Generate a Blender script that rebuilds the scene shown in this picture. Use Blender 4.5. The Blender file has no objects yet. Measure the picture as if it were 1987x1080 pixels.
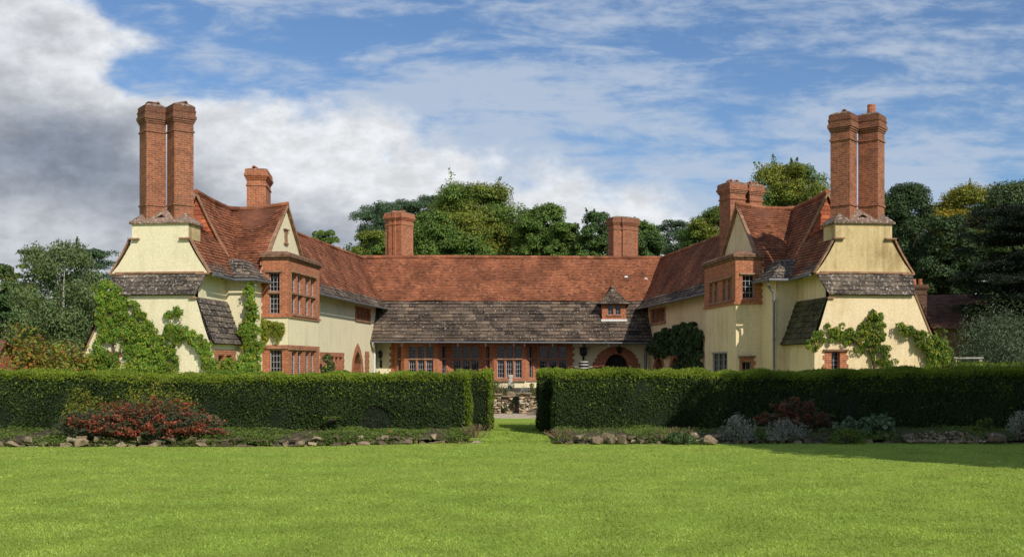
import bpy, bmesh, math, random
import numpy as np
from mathutils import Vector
from mathutils.geometry import tessellate_polygon

R = math.radians
rng = np.random.RandomState(11)
random.seed(5)
scene = bpy.context.scene
COL = scene.collection

# ------------------------------------------------------------------ camera
CAMZ, F, CX, HZ = 2.1, 2000.0, 993.5, 705.0      # eye height, focal length in photo pixels, photo centre, horizon row
cam = bpy.data.cameras.new('camera')
cam.sensor_width = 36.0
cam.lens = 36.0 * F / 1987.0
cam.shift_y = (HZ - 540.0) / 1987.0
cam.clip_start, cam.clip_end = 0.1, 3000
camo = bpy.data.objects.new('camera', cam)
COL.objects.link(camo)
camo.location = (0, 0, CAMZ)
camo.rotation_euler = (R(90), 0, 0)
scene.camera = camo

# ------------------------------------------------------------------ light
SUN_AZ, SUN_EL = 32.0, 38.0                        # degrees right of straight behind the camera
scene.view_settings.view_transform = 'Standard'
scene.view_settings.look = 'None'
scene.view_settings.gamma = 1.0
scene.view_settings.exposure = 0.0
sl = bpy.data.lights.new('sun', 'SUN')
sl.energy, sl.angle, sl.color = 4.0, R(0.53), (1.0, 0.93, 0.82)
so = bpy.data.objects.new('sun', sl)
COL.objects.link(so)
sdir = Vector((math.sin(R(SUN_AZ)) * math.cos(R(SUN_EL)), -math.cos(R(SUN_AZ)) * math.cos(R(SUN_EL)), math.sin(R(SUN_EL))))
so.rotation_euler = sdir.to_track_quat('Z', 'Y').to_euler()
so.location = (20, -30, 40)

# ------------------------------------------------------------------ node helpers
class NT:
    def __init__(s, tree):
        s.t, s.n, s.l = tree, tree.nodes, tree.links
    def new(s, typ, **kw):
        n = s.n.new(typ)
        for k, v in kw.items():
            setattr(n, k, v)
        return n
    def set(s, sock, v):
        if hasattr(v, 'is_output') or hasattr(v, 'links'):
            s.l.new(v, sock)
        else:
            sock.default_value = v
    def math(s, op, a, b=0.0, c=None, clamp=False):
        n = s.new('ShaderNodeMath', operation=op, use_clamp=clamp)
        s.set(n.inputs[0], a); s.set(n.inputs[1], b)
        if c is not None: s.set(n.inputs[2], c)
        return n.outputs[0]
    def ss(s, x, lo, hi, a=0.0, b=1.0):
        n = s.new('ShaderNodeMapRange', interpolation_type='SMOOTHSTEP')
        s.set(n.inputs[0], x)
        for i, v in enumerate((lo, hi, a, b)): s.set(n.inputs[i + 1], v)
        return n.outputs[0]
    def mix(s, f, a, b, typ='MIX'):
        n = s.new('ShaderNodeMix', data_type='RGBA', blend_type=typ)
        s.set(n.inputs[0], f); s.set(n.inputs[6], a); s.set(n.inputs[7], b)
        return n.outputs[2]
    def noise(s, vec, scale, detail=4.0, rough=0.55, dist=0.0):
        n = s.new('ShaderNodeTexNoise')
        if vec is not None: s.l.new(vec, n.inputs['Vector'])
        n.inputs['Scale'].default_value = scale
        n.inputs['Detail'].default_value = detail
        n.inputs['Roughness'].default_value = rough
        n.inputs['Distortion'].default_value = dist
        return n.outputs[0]
    def mapping(s, vec, scale=(1, 1, 1), rot=(0, 0, 0), loc=(0, 0, 0)):
        n = s.new('ShaderNodeMapping')
        s.l.new(vec, n.inputs[0])
        n.inputs['Scale'].default_value = scale
        n.inputs['Rotation'].default_value = rot
        n.inputs['Location'].default_value = loc
        return n.outputs[0]

def c4(c): return (c[0], c[1], c[2], 1.0)

# ------------------------------------------------------------------ sky: physical blue sky with cloud banks
w = bpy.data.worlds.new('World'); scene.world = w; w.use_nodes = True
T = NT(w.node_tree); T.n.clear()
out = T.new('ShaderNodeOutputWorld'); bg = T.new('ShaderNodeBackground')
T.l.new(bg.outputs[0], out.inputs[0])
sky = T.new('ShaderNodeTexSky', sky_type='NISHITA', sun_disc=False)
sky.sun_elevation = R(SUN_EL); sky.sun_rotation = R(180 - SUN_AZ)
sky.air_density, sky.dust_density, sky.ozone_density = 1.0, 0.6, 2.0
tc = T.new('ShaderNodeTexCoord'); sep = T.new('ShaderNodeSeparateXYZ')
T.l.new(tc.outputs['Generated'], sep.inputs[0])
ay = T.math('MAXIMUM', T.math('ABSOLUTE', sep.outputs[1]), 0.25)
U = T.math('DIVIDE', sep.outputs[0], ay); V = T.math('DIVIDE', sep.outputs[2], ay)
comb = T.new('ShaderNodeCombineXYZ'); T.l.new(U, comb.inputs[0]); T.l.new(V, comb.inputs[1])
uv = comb.outputs[0]
n_big = T.noise(T.mapping(uv, (1, 1.5, 1), loc=(0.35, 0.1, 0)), 7.0, 8, 0.58, 0.15)
n_mid = T.noise(T.mapping(uv, (1, 1.6, 1), loc=(4.3, 1.7, 0)), 16.0, 8, 0.6, 0.1)
# cumulus bank whose top runs down from left to right
vb = T.math('SUBTRACT', 0.200, T.math('MULTIPLY', U, 0.26))
vb = T.math('ADD', vb, T.math('MULTIPLY', T.math('MAXIMUM', T.math('SUBTRACT', -0.20, U), 0.0), 0.42))
dep = T.math('SUBTRACT', vb, V)
dep = T.math('ADD', dep, T.math('MULTIPLY', T.math('SUBTRACT', n_big, 0.5), 0.17))
dep = T.math('ADD', dep, T.math('MULTIPLY', T.math('SUBTRACT', n_mid, 0.5), 0.09))
def blob(cu, cv, su, sv):
    a = T.math('DIVIDE', T.math('SUBTRACT', U, cu), su); b = T.math('DIVIDE', T.math('SUBTRACT', V, cv), sv)
    r2 = T.math('ADD', T.math('MULTIPLY', a, a), T.math('MULTIPLY', b, b))
    return T.math('EXPONENT', T.math('MULTIPLY', r2, -1.0))
hole = T.math('MULTIPLY', blob(-0.345, 0.278, 0.075, 0.026), 0.16)
hole2 = T.math('MULTIPLY', blob(-0.27, 0.345, 0.13, 0.026), 0.11)
dep = T.math('SUBTRACT', T.math('SUBTRACT', dep, hole), hole2)
cum = T.ss(dep, -0.018, 0.036)
n_sh = T.noise(T.mapping(uv, (1, 1.9, 1), loc=(2.1, 5.2, 0)), 9.0, 7, 0.55, 0.2)
dk = T.math('MULTIPLY', T.ss(T.math('ADD', dep, T.math('MULTIPLY', T.math('SUBTRACT', n_sh, 0.5), 0.24)), 0.03, 0.19), T.ss(U, 0.02, -0.14, 0.25, 0.42))
band = T.math('ADD', T.math('MULTIPLY', blob(-0.46, 0.205, 0.13, 0.055), 0.60), T.math('MULTIPLY', blob(-0.235, 0.125, 0.12, 0.032), 0.62))
band = T.math('ADD', band, T.math('MULTIPLY', blob(-0.30, 0.165, 0.10, 0.03), 0.25))
dk = T.math('ADD', dk, T.math('MULTIPLY', band, T.ss(n_sh, 0.30, 0.62, 0.72, 1.15)))
lo_white = T.math('ADD', T.math('MULTIPLY', blob(-0.45, 0.135, 0.10, 0.026), 0.12), T.math('MULTIPLY', blob(-0.10, 0.185, 0.16, 0.03), 0.35))
dk = T.math('MINIMUM', T.math('MAXIMUM', T.math('SUBTRACT', dk, lo_white), 0.0), 1.0)
cloudc = T.mix(dk, (0.80, 0.82, 0.85, 1), (0.25, 0.29, 0.36, 1))
n_tx = T.noise(T.mapping(uv, (1, 1.7, 1), loc=(7.7, 3.3, 0)), 26.0, 8, 0.6, 0.1)
cloudc = T.mix(1.0, cloudc, T.ss(n_tx, 0.25, 0.75, 0.8, 1.14), 'MULTIPLY')
# streaky high cloud
st = T.noise(T.mapping(uv, (1.0, 4.2, 1), rot=(0, 0, R(-14)), loc=(1.4, 0.3, 0)), 7.5, 9, 0.62, 0.35)
st2 = T.noise(T.mapping(uv, (1.0, 2.4, 1), rot=(0, 0, R(16)), loc=(8.0, 2.0, 0)), 32.0, 6, 0.6, 0.3)
stb = T.noise(T.mapping(uv, (1.0, 1.6, 1), rot=(0, 0, R(-10)), loc=(3.3, 7.1, 0)), 4.0, 4, 0.5)
sm = T.math('ADD', T.math('MULTIPLY', st, 0.6), T.math('ADD', T.math('MULTIPLY', st2, 0.22), T.math('MULTIPLY', stb, 0.4)))
sm = T.math('ADD', sm, T.ss(V, 0.30, 0.12, -0.03, 0.10))
sm = T.math('ADD', sm, T.math('MULTIPLY', blob(-0.10, 0.265, 0.16, 0.045), 0.045))
cir = T.ss(sm, 0.51, 0.71, 0.0, 0.80)
blue = T.mix(1.0, sky.outputs[0], (0.080, 0.096, 0.114, 1), 'MULTIPLY')
skyc = T.mix(cir, blue, (0.50, 0.58, 0.70, 1))
skyc = T.mix(cum, skyc, cloudc)
T.l.new(skyc, bg.inputs[0]); bg.inputs[1].default_value = 1.0

# ------------------------------------------------------------------ materials
def new_mat(name):
    m = bpy.data.materials.new(name); m.use_nodes = True
    t = NT(m.node_tree); t.n.clear()
    o = t.new('ShaderNodeOutputMaterial'); p = t.new('ShaderNodeBsdfPrincipled')
    t.l.new(p.outputs[0], o.inputs[0])
    p.inputs['Roughness'].default_value = 0.85
    p.inputs['Specular IOR Level'].default_value = 0.25
    return m, t, p, o
def bump(t, p, h, strength, dist):
    b = t.new('ShaderNodeBump'); b.inputs['Strength'].default_value = strength; b.inputs['Distance'].default_value = dist
    t.l.new(h, b.inputs['Height']); t.l.new(b.outputs[0], p.inputs['Normal'])
def pos(t): return t.new('ShaderNodeNewGeometry').outputs['Position']
def uvn(t): return t.new('ShaderNodeTexCoord').outputs['UV']
def rnd(t):
    return t.new('ShaderNodeAttribute', attribute_name='rnd').outputs['Fac']

def plain(name, col, rough=0.8, var=0.25, scale=6.0, metal=0.0, bmp=0.15):
    m, t, p, o = new_mat(name)
    n = t.noise(pos(t), scale, 6)
    k = t.ss(n, 0.25, 0.75, 1 - var, 1 + var)
    t.l.new(t.mix(1.0, c4(col), k, 'MULTIPLY'), p.inputs['Base Color'])
    p.inputs['Roughness'].default_value = rough; p.inputs['Metallic'].default_value = metal
    if bmp: bump(t, p, t.noise(pos(t), scale * 5, 5), bmp, 0.02)
    return m

def stucco(name, col, stain, amount):
    m, t, p, o = new_mat(name)
    P = pos(t)
    big = t.noise(P, 0.7, 5, 0.6)
    streak = t.noise(t.mapping(P, (3.0, 3.0, 0.35)), 1.2, 5, 0.6)
    fine = t.noise(P, 18.0, 4, 0.65)
    k = t.ss(t.math('ADD', t.math('MULTIPLY', big, 0.5), t.math('MULTIPLY', streak, 0.5)), 0.45, 0.68, 0.0, amount)
    c = t.mix(k, c4(col), c4(stain))
    c = t.mix(1.0, c, t.ss(fine, 0.3, 0.7, 0.86, 1.08), 'MULTIPLY')
    sp = t.ss(t.noise(P, 45.0, 2), 0.74, 0.80, 0.0, 0.25)
    c = t.mix(sp, c, (0.22, 0.17, 0.09, 1))
    t.l.new(c, p.inputs['Base Color']); p.inputs['Roughness'].default_value = 0.95
    bump(t, p, t.noise(P, 30.0, 3, 0.7), 0.35, 0.025)
    return m

def brick(name, c1, c2, mortar, dirt=0.25, soot=None):
    m, t, p, o = new_mat(name)
    b = t.new('ShaderNodeTexBrick')
    t.l.new(uvn(t), b.inputs['Vector'])
    b.inputs['Scale'].default_value = 1.0
    b.inputs['Brick Width'].default_value = 0.23; b.inputs['Row Height'].default_value = 0.078
    b.inputs['Mortar Size'].default_value = 0.007; b.inputs['Mortar Smooth'].default_value = 0.2
    b.inputs['Color1'].default_value = c4(c1); b.inputs['Color2'].default_value = c4(c2); b.inputs['Mortar'].default_value = c4(mortar)
    b.inputs['Bias'].default_value = -0.1
    P = pos(t)
    n1 = t.noise(P, 1.6, 6, 0.65); n2 = t.noise(P, 9.0, 5, 0.6)
    c = t.mix(1.0, b.outputs[0], t.ss(n2, 0.25, 0.75, 0.72, 1.25), 'MULTIPLY')
    c = t.mix(t.ss(n1, 0.5, 0.75, 0, dirt * 2), c, (0.10, 0.055, 0.03, 1))
    if soot:                                          # smoke-blackened heads of the stacks
        sz = t.new('ShaderNodeSeparateXYZ'); t.l.new(P, sz.inputs[0])
        k = t.math('ADD', sz.outputs[2], t.math('MULTIPLY', n2, 0.9))
        c = t.mix(t.ss(k, soot[0] + .3, soot[1] + .45, 0, 0.62), c, (0.05, 0.035, 0.028, 1))
    li = t.ss(t.noise(P, 14.0, 4, 0.6), 0.70, 0.76, 0, 0.5)
    c = t.mix(li, c, (0.42, 0.36, 0.27, 1))
    t.l.new(c, p.inputs['Base Color']); p.inputs['Roughness'].default_value = 0.9
    bump(t, p, t.math('ADD', t.math('MULTIPLY', b.outputs[1], -1.0), t.math('MULTIPLY', n2, 0.5)), 0.5, 0.012)
    return m

def ramp(t, fac, stops):
    r = t.new('ShaderNodeValToRGB')
    t.l.new(fac, r.inputs[0])
    while len(r.color_ramp.elements) < len(stops): r.color_ramp.elements.new(0.5)
    for e, (x, c) in zip(r.color_ramp.elements, stops):
        e.position = x; e.color = c4(c)
    return r.outputs[0]

def tiles_mat(name, stops, lichen=(0.45, 0.42, 0.36), lth=0.73, lamt=0.6, big=0.35, nsc=7.5):
    m, t, p, o = new_mat(name)
    P = pos(t)
    c = ramp(t, rnd(t), stops)
    c = t.mix(1.0, c, t.ss(t.noise(P, 0.8, 5, 0.6), 0.3, 0.7, 1 - big, 1 + big), 'MULTIPLY')
    c = t.mix(1.0, c, t.ss(t.noise(P, 12.0, 4, 0.6), 0.3, 0.7, 0.8, 1.2), 'MULTIPLY')
    n = t.noise(P, nsc, 4, 0.62, 0.3)
    c = t.mix(t.ss(n, lth, lth + 0.05, 0, lamt), c, c4(lichen))
    t.l.new(c, p.inputs['Base Color']); p.inputs['Roughness'].default_value = 0.9
    bump(t, p, t.noise(P, 25.0, 4), 0.3, 0.015)
    return m

def leaf_mat(name, stops, trans=0.3, rough=0.55, spec=0.3):
    m, t, p, o = new_mat(name)
    c = ramp(t, rnd(t), stops)
    c = t.mix(1.0, c, t.ss(t.noise(pos(t), 1.1, 3), 0.3, 0.7, 0.75, 1.25), 'MULTIPLY')
    t.l.new(c, p.inputs['Base Color']); p.inputs['Roughness'].default_value = rough
    p.inputs['Specular IOR Level'].default_value = spec
    tr = t.new('ShaderNodeBsdfTranslucent'); t.l.new(t.mix(1.0, c, (1.25, 1.2, 0.6, 1), 'MULTIPLY'), tr.inputs[0])
    mx = t.new('ShaderNodeMixShader'); mx.inputs[0].default_value = trans
    t.l.new(p.outputs[0], mx.inputs[1]); t.l.new(tr.outputs[0], mx.inputs[2]); t.l.new(mx.outputs[0], o.inputs[0])
    return m

M = {}
M['stucco'] = stucco('cream_roughcast', (0.82, 0.735, 0.49), (0.64, 0.585, 0.35), 0.6)
M['stucco_warm'] = stucco('warm_roughcast', (0.82, 0.655, 0.415), (0.56, 0.42, 0.20), 0.7)
M['stucco_stack'] = stucco('stained_roughcast', (0.64, 0.50, 0.26), (0.30, 0.20, 0.085), 0.85)
M['brick'] = brick('red_brick', (0.44, 0.138, 0.06), (0.33, 0.092, 0.042), (0.48, 0.35, 0.23), 0.16)
M['brick_old'] = brick('weathered_brick', (0.35, 0.113, 0.052), (0.22, 0.068, 0.036), (0.38, 0.28, 0.19), 0.32, (10.2, 11.9))
M['brick_dark'] = brick('dark_brick', (0.115, 0.05, 0.032), (0.075, 0.036, 0.025), (0.2, 0.15, 0.11), 0.4)
M['tile'] = tiles_mat('clay_tile', [(0, (0.085, 0.038, 0.025)), (0.3, (0.20, 0.073, 0.038)), (0.65, (0.275, 0.098, 0.046)), (1, (0.345, 0.150, 0.078))], (0.40, 0.34, 0.28), lth=0.70, lamt=0.4)
M['tile_brown'] = tiles_mat('old_brown_tile', [(0, (0.0765, 0.0406, 0.0288)), (0.5, (0.1445, 0.0653, 0.0408)), (1, (0.221, 0.1015, 0.06))], lth=0.72, lamt=0.3)
M['tile_hung'] = tiles_mat('hung_tile', [(0, (0.18, 0.055, 0.035)), (0.5, (0.40, 0.11, 0.05)), (1, (0.52, 0.17, 0.08))], lth=0.8, lamt=0.3)
M['slate'] = tiles_mat('stone_slate', [(0, (0.0396, 0.0296, 0.0238)), (0.4, (0.0935, 0.0683, 0.0503)), (0.75, (0.1342, 0.0959, 0.0665)), (1, (0.187, 0.1326, 0.0893))], (0.56, 0.51, 0.44), 0.61, 0.8, nsc=11.0)
M['slate_lich'] = tiles_mat('lichened_stone_slate', [(0, (0.05, 0.040, 0.034)), (0.5, (0.105, 0.082, 0.064)), (1, (0.19, 0.145, 0.105))], (0.48, 0.43, 0.37), 0.57, 0.7, nsc=12.0)
M['slate_moss'] = tiles_mat('mossy_stone_slate', [(0, (0.04, 0.036, 0.028)), (0.6, (0.08, 0.065, 0.045)), (1, (0.12, 0.10, 0.06))], (0.12, 0.13, 0.025), 0.52, 0.85)
M['weather'] = tiles_mat('lichened_weathering', [(0, (0.17, 0.11, 0.08)), (1, (0.23, 0.15, 0.11))], (0.54, 0.49, 0.41), 0.56, 0.7, nsc=10.0)
M['coping'] = plain('brick_coping', (0.31, 0.175, 0.105), 0.9, 0.35, 4)
M['cap'] = plain('mossy_brick_cap', (0.19, 0.105, 0.065), 0.95, 0.5, 6)
M['pot'] = plain('terracotta', (0.42, 0.15, 0.075), 0.8, 0.25, 5)
M['lead'] = plain('lead_grey', (0.20, 0.20, 0.21), 0.55, 0.2, 8, 0.3)
M['whitelead'] = plain('pale_lead', (0.62, 0.62, 0.60), 0.6, 0.15, 8)
M['gutter'] = plain('grey_gutter', (0.16, 0.16, 0.165), 0.5, 0.15, 8, 0.2)
M['frame'] = plain('painted_metal_frame', (0.27, 0.27, 0.29), 0.5, 0.1, 20, 0.0, 0)
M['frame_light'] = plain('pale_painted_frame', (0.40, 0.40, 0.42), 0.5, 0.1, 20, 0.0, 0)
M['dark'] = plain('dark_timber', (0.018, 0.015, 0.013), 0.6, 0.3, 8)
M['black'] = plain('black_iron', (0.02, 0.02, 0.02), 0.5, 0.1, 8)
M['white'] = plain('white_paint', (0.75, 0.74, 0.70), 0.5, 0.1, 8, 0, 0)
M['bark'] = plain('bark', (0.075, 0.055, 0.04), 0.95, 0.4, 5)
M['bark_pale'] = plain('pale_bark', (0.50, 0.46, 0.40), 0.9, 0.4, 4)
M['soil'] = plain('garden_soil', (0.075, 0.055, 0.035), 1.0, 0.4, 3, 0, 0.4)
M['pale_stone'] = plain('pale_lichened_stone', (0.52, 0.48, 0.40), 0.9, 0.35, 9)
M['paving'] = plain('stone_paving', (0.46, 0.37, 0.27), 0.9, 0.4, 3)
M['timber'] = plain('grey_timber', (0.34, 0.32, 0.29), 0.9, 0.3, 6)
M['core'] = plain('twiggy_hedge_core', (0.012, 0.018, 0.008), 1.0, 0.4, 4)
m, t, p, o = new_mat('glass')
p.inputs['Base Color'].default_value = (0.010, 0.009, 0.009, 1); p.inputs['Roughness'].default_value = 0.05; p.inputs['Specular IOR Level'].default_value = 0.38
bump(t, p, t.noise(pos(t), 2.2, 2), 0.2, 0.03)
M['glass'] = m
for stn, kk in (('stone', 1.0), ('stone_light', 1.75)):
  m, t, p, o = new_mat('rubble_stone' if kk == 1 else 'pale_rubble_stone')
  P = pos(t)
  c = ramp(t, rnd(t), [(x_, tuple(min(.6, v_ * kk) for v_ in c_)) for x_, c_ in [(0, (0.10, 0.075, 0.05)), (0.4, (0.20, 0.15, 0.095)), (0.75, (0.30, 0.225, 0.14)), (1, (0.38, 0.32, 0.24))]])
  c = t.mix(1.0, c, t.ss(t.noise(P, 9, 6, 0.65), 0.25, 0.75, 0.6, 1.3), 'MULTIPLY')
  c = t.mix(t.ss(t.noise(P, 6.5, 4), 0.62, 0.70, 0, 0.75), c, (0.55, 0.51, 0.44, 1))
  c = t.mix(t.ss(t.noise(t.mapping(P, loc=(9, 4, 2)), 4.0, 4), 0.58, 0.68, 0, 0.6), c, (0.07, 0.085, 0.03, 1))
  t.l.new(c, p.inputs['Base Color']); bump(t, p, t.noise(P, 20, 5), 0.5, 0.03)
  M[stn] = m
# lawn
m, t, p, o = new_mat('lawn_turf')
P = pos(t)
n1 = t.noise(P, 0.35, 5, 0.6); n2 = t.noise(P, 2.2, 6, 0.7); n3 = t.noise(t.mapping(P, (1, 0.6, 1)), 40.0, 4, 0.7)
c = t.mix(t.ss(n1, 0.3, 0.7), (0.265, 0.375, 0.056, 1), (0.335, 0.405, 0.072, 1))
c = t.mix(t.ss(n2, 0.45, 0.75, 0, 0.55), c, (0.20, 0.30, 0.05, 1))
c = t.mix(1.0, c, t.ss(n3, 0.25, 0.75, 0.75, 1.2), 'MULTIPLY')
t.l.new(c, p.inputs['Base Color']); p.inputs['Roughness'].default_value = 1.0; p.inputs['Specular IOR Level'].default_value = 0.05
bump(t, p, n3, 0.9, 0.04)
M['lawn'] = m
L_ = leaf_mat
M['grass'] = L_('grass_blade', [(0, (0.1965, 0.311, 0.0539)), (0.5, (0.3298, 0.4356, 0.0755)), (0.9, (0.435, 0.4978, 0.1258)), (1, (0.5613, 0.5253, 0.2695))], 0.35, 0.6, 0.15)
M['yew'] = L_('yew_spray', [(0, (0.0167, 0.0337, 0.0064)), (0.6, (0.0313, 0.058, 0.0095)), (1, (0.0574, 0.0889, 0.0127))], 0.15)
M['yew_new_lit'] = L_('yew_new_growth_lit_edge', [(0, (0.1134, 0.1863, 0.0162)), (0.6, (0.2026, 0.2717, 0.0216)), (1, (0.3078, 0.326, 0.0405))], 0.3)
M['oak'] = L_('oak_leaf', [(0, (0.0577, 0.1154, 0.0231)), (0.6, (0.1192, 0.2021, 0.0346)), (1, (0.2308, 0.279, 0.0501))], 0.2)
M['oak_y'] = L_('yellowing_leaf', [(0, (0.0894, 0.1382, 0.0195)), (0.5, (0.195, 0.2275, 0.0292)), (1, (0.3737, 0.3087, 0.0455))], 0.25)
M['gold'] = L_('golden_leaf', [(0, (0.15, 0.15, 0.018)), (0.5, (0.33, 0.255, 0.024)), (1, (0.51, 0.36, 0.0374))], 0.3)
M['pine'] = L_('pine_needles', [(0, (0.0468, 0.0843, 0.0413)), (0.6, (0.0938, 0.1595, 0.0788)), (1, (0.1688, 0.2438, 0.122))], 0.1)
M['dkgreen'] = L_('dark_broadleaf', [(0, (0.0373, 0.0747, 0.0249)), (0.6, (0.0747, 0.1368, 0.0415)), (1, (0.1451, 0.2074, 0.0663))], 0.15)
M['dim'] = L_('deep_green_leaf', [(0, (0.0231, 0.0463, 0.0154)), (0.6, (0.0463, 0.0848, 0.0257)), (1, (0.09, 0.1286, 0.0411))], 0.15)
M['cedar'] = L_('dark_conifer', [(0, (0.0082, 0.0153, 0.0082)), (0.7, (0.0163, 0.0286, 0.0133)), (1, (0.0306, 0.0459, 0.0204))], 0.08)
M['birch'] = L_('birch_leaf', [(0, (0.0706, 0.1148, 0.0414)), (0.6, (0.1512, 0.2079, 0.0787)), (1, (0.2621, 0.3069, 0.1346))], 0.25)
M['silver'] = L_('silver_leaf', [(0, (0.06, 0.085, 0.0472)), (0.6, (0.1125, 0.153, 0.087)), (1, (0.2025, 0.2465, 0.1522))], 0.15)
M['santolina'] = L_('silver_grey_leaf', [(0, (0.1716, 0.1824, 0.147)), (0.6, (0.2964, 0.304, 0.252)), (1, (0.429, 0.4256, 0.35))], 0.15)
M['vine'] = L_('virginia_creeper_leaf', [(0, (0.0756, 0.1581, 0.0165)), (0.55, (0.1444, 0.2612, 0.0275)), (0.9, (0.2338, 0.3231, 0.0344)), (1, (0.3712, 0.3438, 0.0413))], 0.3)
M['vine_y'] = L_('yellow_creeper_leaf', [(0, (0.154, 0.209, 0.0176)), (0.6, (0.297, 0.308, 0.0275)), (1, (0.418, 0.33, 0.0385))], 0.3)
M['wist'] = L_('wisteria_leaf', [(0, (0.0633, 0.1207, 0.0161)), (0.6, (0.1265, 0.207, 0.0253)), (1, (0.23, 0.2875, 0.0517))], 0.3)
M['bigvine'] = L_('broad_vine_leaf', [(0, (0.022, 0.05, 0.012)), (0.6, (0.042, 0.082, 0.018)), (1, (0.07, 0.115, 0.025))], 0.2)
M['coton'] = L_('cotoneaster_leaf', [(0, (0.035, 0.05, 0.02)), (0.6, (0.07, 0.09, 0.04)), (1, (0.13, 0.15, 0.075))], 0.15)
M['berry'] = L_('red_berry', [(0, (0.144, 0.0322, 0.0154)), (0.6, (0.306, 0.0633, 0.0275)), (1, (0.45, 0.115, 0.055))], 0.05)
M['rust'] = L_('rusty_red_spray', [(0, (0.102, 0.0375, 0.0207)), (0.6, (0.1836, 0.0638, 0.031)), (1, (0.2295, 0.1125, 0.0552))], 0.2)
M['ygreen'] = L_('yellow_green_leaf', [(0, (0.10, 0.13, 0.015)), (0.6, (0.22, 0.22, 0.025)), (1, (0.33, 0.26, 0.05))], 0.3)
M['autumn'] = L_('autumn_leaf', [(0, (0.11, 0.12, 0.02)), (0.4, (0.22, 0.19, 0.03)), (0.75, (0.36, 0.16, 0.04)), (1, (0.45, 0.09, 0.05))], 0.3)
M['cover'] = L_('low_green_leaf', [(0, (0.06, 0.11, 0.015)), (0.6, (0.12, 0.18, 0.025)), (1, (0.20, 0.23, 0.05))], 0.3)
M['cover_blue'] = L_('blue_green_leaf', [(0, (0.06, 0.10, 0.05)), (0.6, (0.11, 0.17, 0.08)), (1, (0.17, 0.23, 0.12))], 0.25)
M['dry'] = L_('dry_seed_stem', [(0, (0.16, 0.11, 0.06)), (0.6, (0.28, 0.19, 0.11)), (1, (0.36, 0.28, 0.17))], 0.2)

# ------------------------------------------------------------------ mesh helpers
ORG = {}
def tag(o, label=None, cat=None, group=None, kind=None):
    if label: o['label'] = label
    if cat: o['category'] = cat
    if group: o['group'] = group
    if kind: o['kind'] = kind
    return o
def empty(name, loc, label, cat, group=None):
    o = bpy.data.objects.new(name, None); COL.objects.link(o)
    o.location = loc; o.empty_display_size = 0.3
    ORG[o.name] = Vector(loc)
    return tag(o, label, cat, group)

def finish(name, V, loops, starts, totals, mat, parent, rndv=None, smooth=False, uvw=True):
    V = np.asarray(V, dtype=np.float64).reshape(-1, 3)
    if parent is not None:
        org = np.array(ORG[parent.name])
    else:
        org = np.array([(V[:, 0].min() + V[:, 0].max()) / 2, (V[:, 1].min() + V[:, 1].max()) / 2, V[:, 2].min()])
    me = bpy.data.meshes.new(name)
    me.vertices.add(len(V)); me.vertices.foreach_set('co', (V - org).astype(np.float32).ravel())
    loops = np.asarray(loops, dtype=np.int32); starts = np.asarray(starts, dtype=np.int32); totals = np.asarray(totals, dtype=np.int32)
    me.loops.add(len(loops)); me.loops.foreach_set('vertex_index', loops)
    me.polygons.add(len(starts)); me.polygons.foreach_set('loop_start', starts)
    try: me.polygons.foreach_set('loop_total', totals)
    except Exception: pass
    me.polygons.foreach_set('use_smooth', np.full(len(starts), bool(smooth), dtype=bool))
    me.update(calc_edges=True)
    if uvw:
        nrm = np.zeros(len(starts) * 3, dtype=np.float32); me.polygons.foreach_get('normal', nrm); nrm = nrm.reshape(-1, 3).astype(np.float64)
        nrm *= np.where(nrm[:, 1:2] > 0.001, -1, 1)
        tx = np.stack([-nrm[:, 1], nrm[:, 0], np.zeros(len(nrm))], 1)
        ln = np.linalg.norm(tx, axis=1); bad = ln < 0.05
        tx[bad] = (1, 0, 0); ln[bad] = 1; tx /= ln[:, None]
        bt = np.cross(nrm, tx)
        pid = np.repeat(np.arange(len(starts)), totals)
        P = V[loops]
        uvs = np.stack([(P * tx[pid]).sum(1), (P * bt[pid]).sum(1)], 1).astype(np.float32)
        l = me.uv_layers.new(name='UVMap'); l.data.foreach_set('uv', uvs.ravel())
    if rndv is not None:
        a = me.attributes.new('rnd', 'FLOAT', 'FACE'); a.data.foreach_set('value', np.asarray(rndv, dtype=np.float32))
    me.materials.append(mat)
    o = bpy.data.objects.new(name, me); COL.objects.link(o)
    if parent is not None:
        o.parent = parent; ORG[o.name] = Vector(org)
    else:
        o.location = org; ORG[o.name] = Vector(org)
    return o

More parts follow.
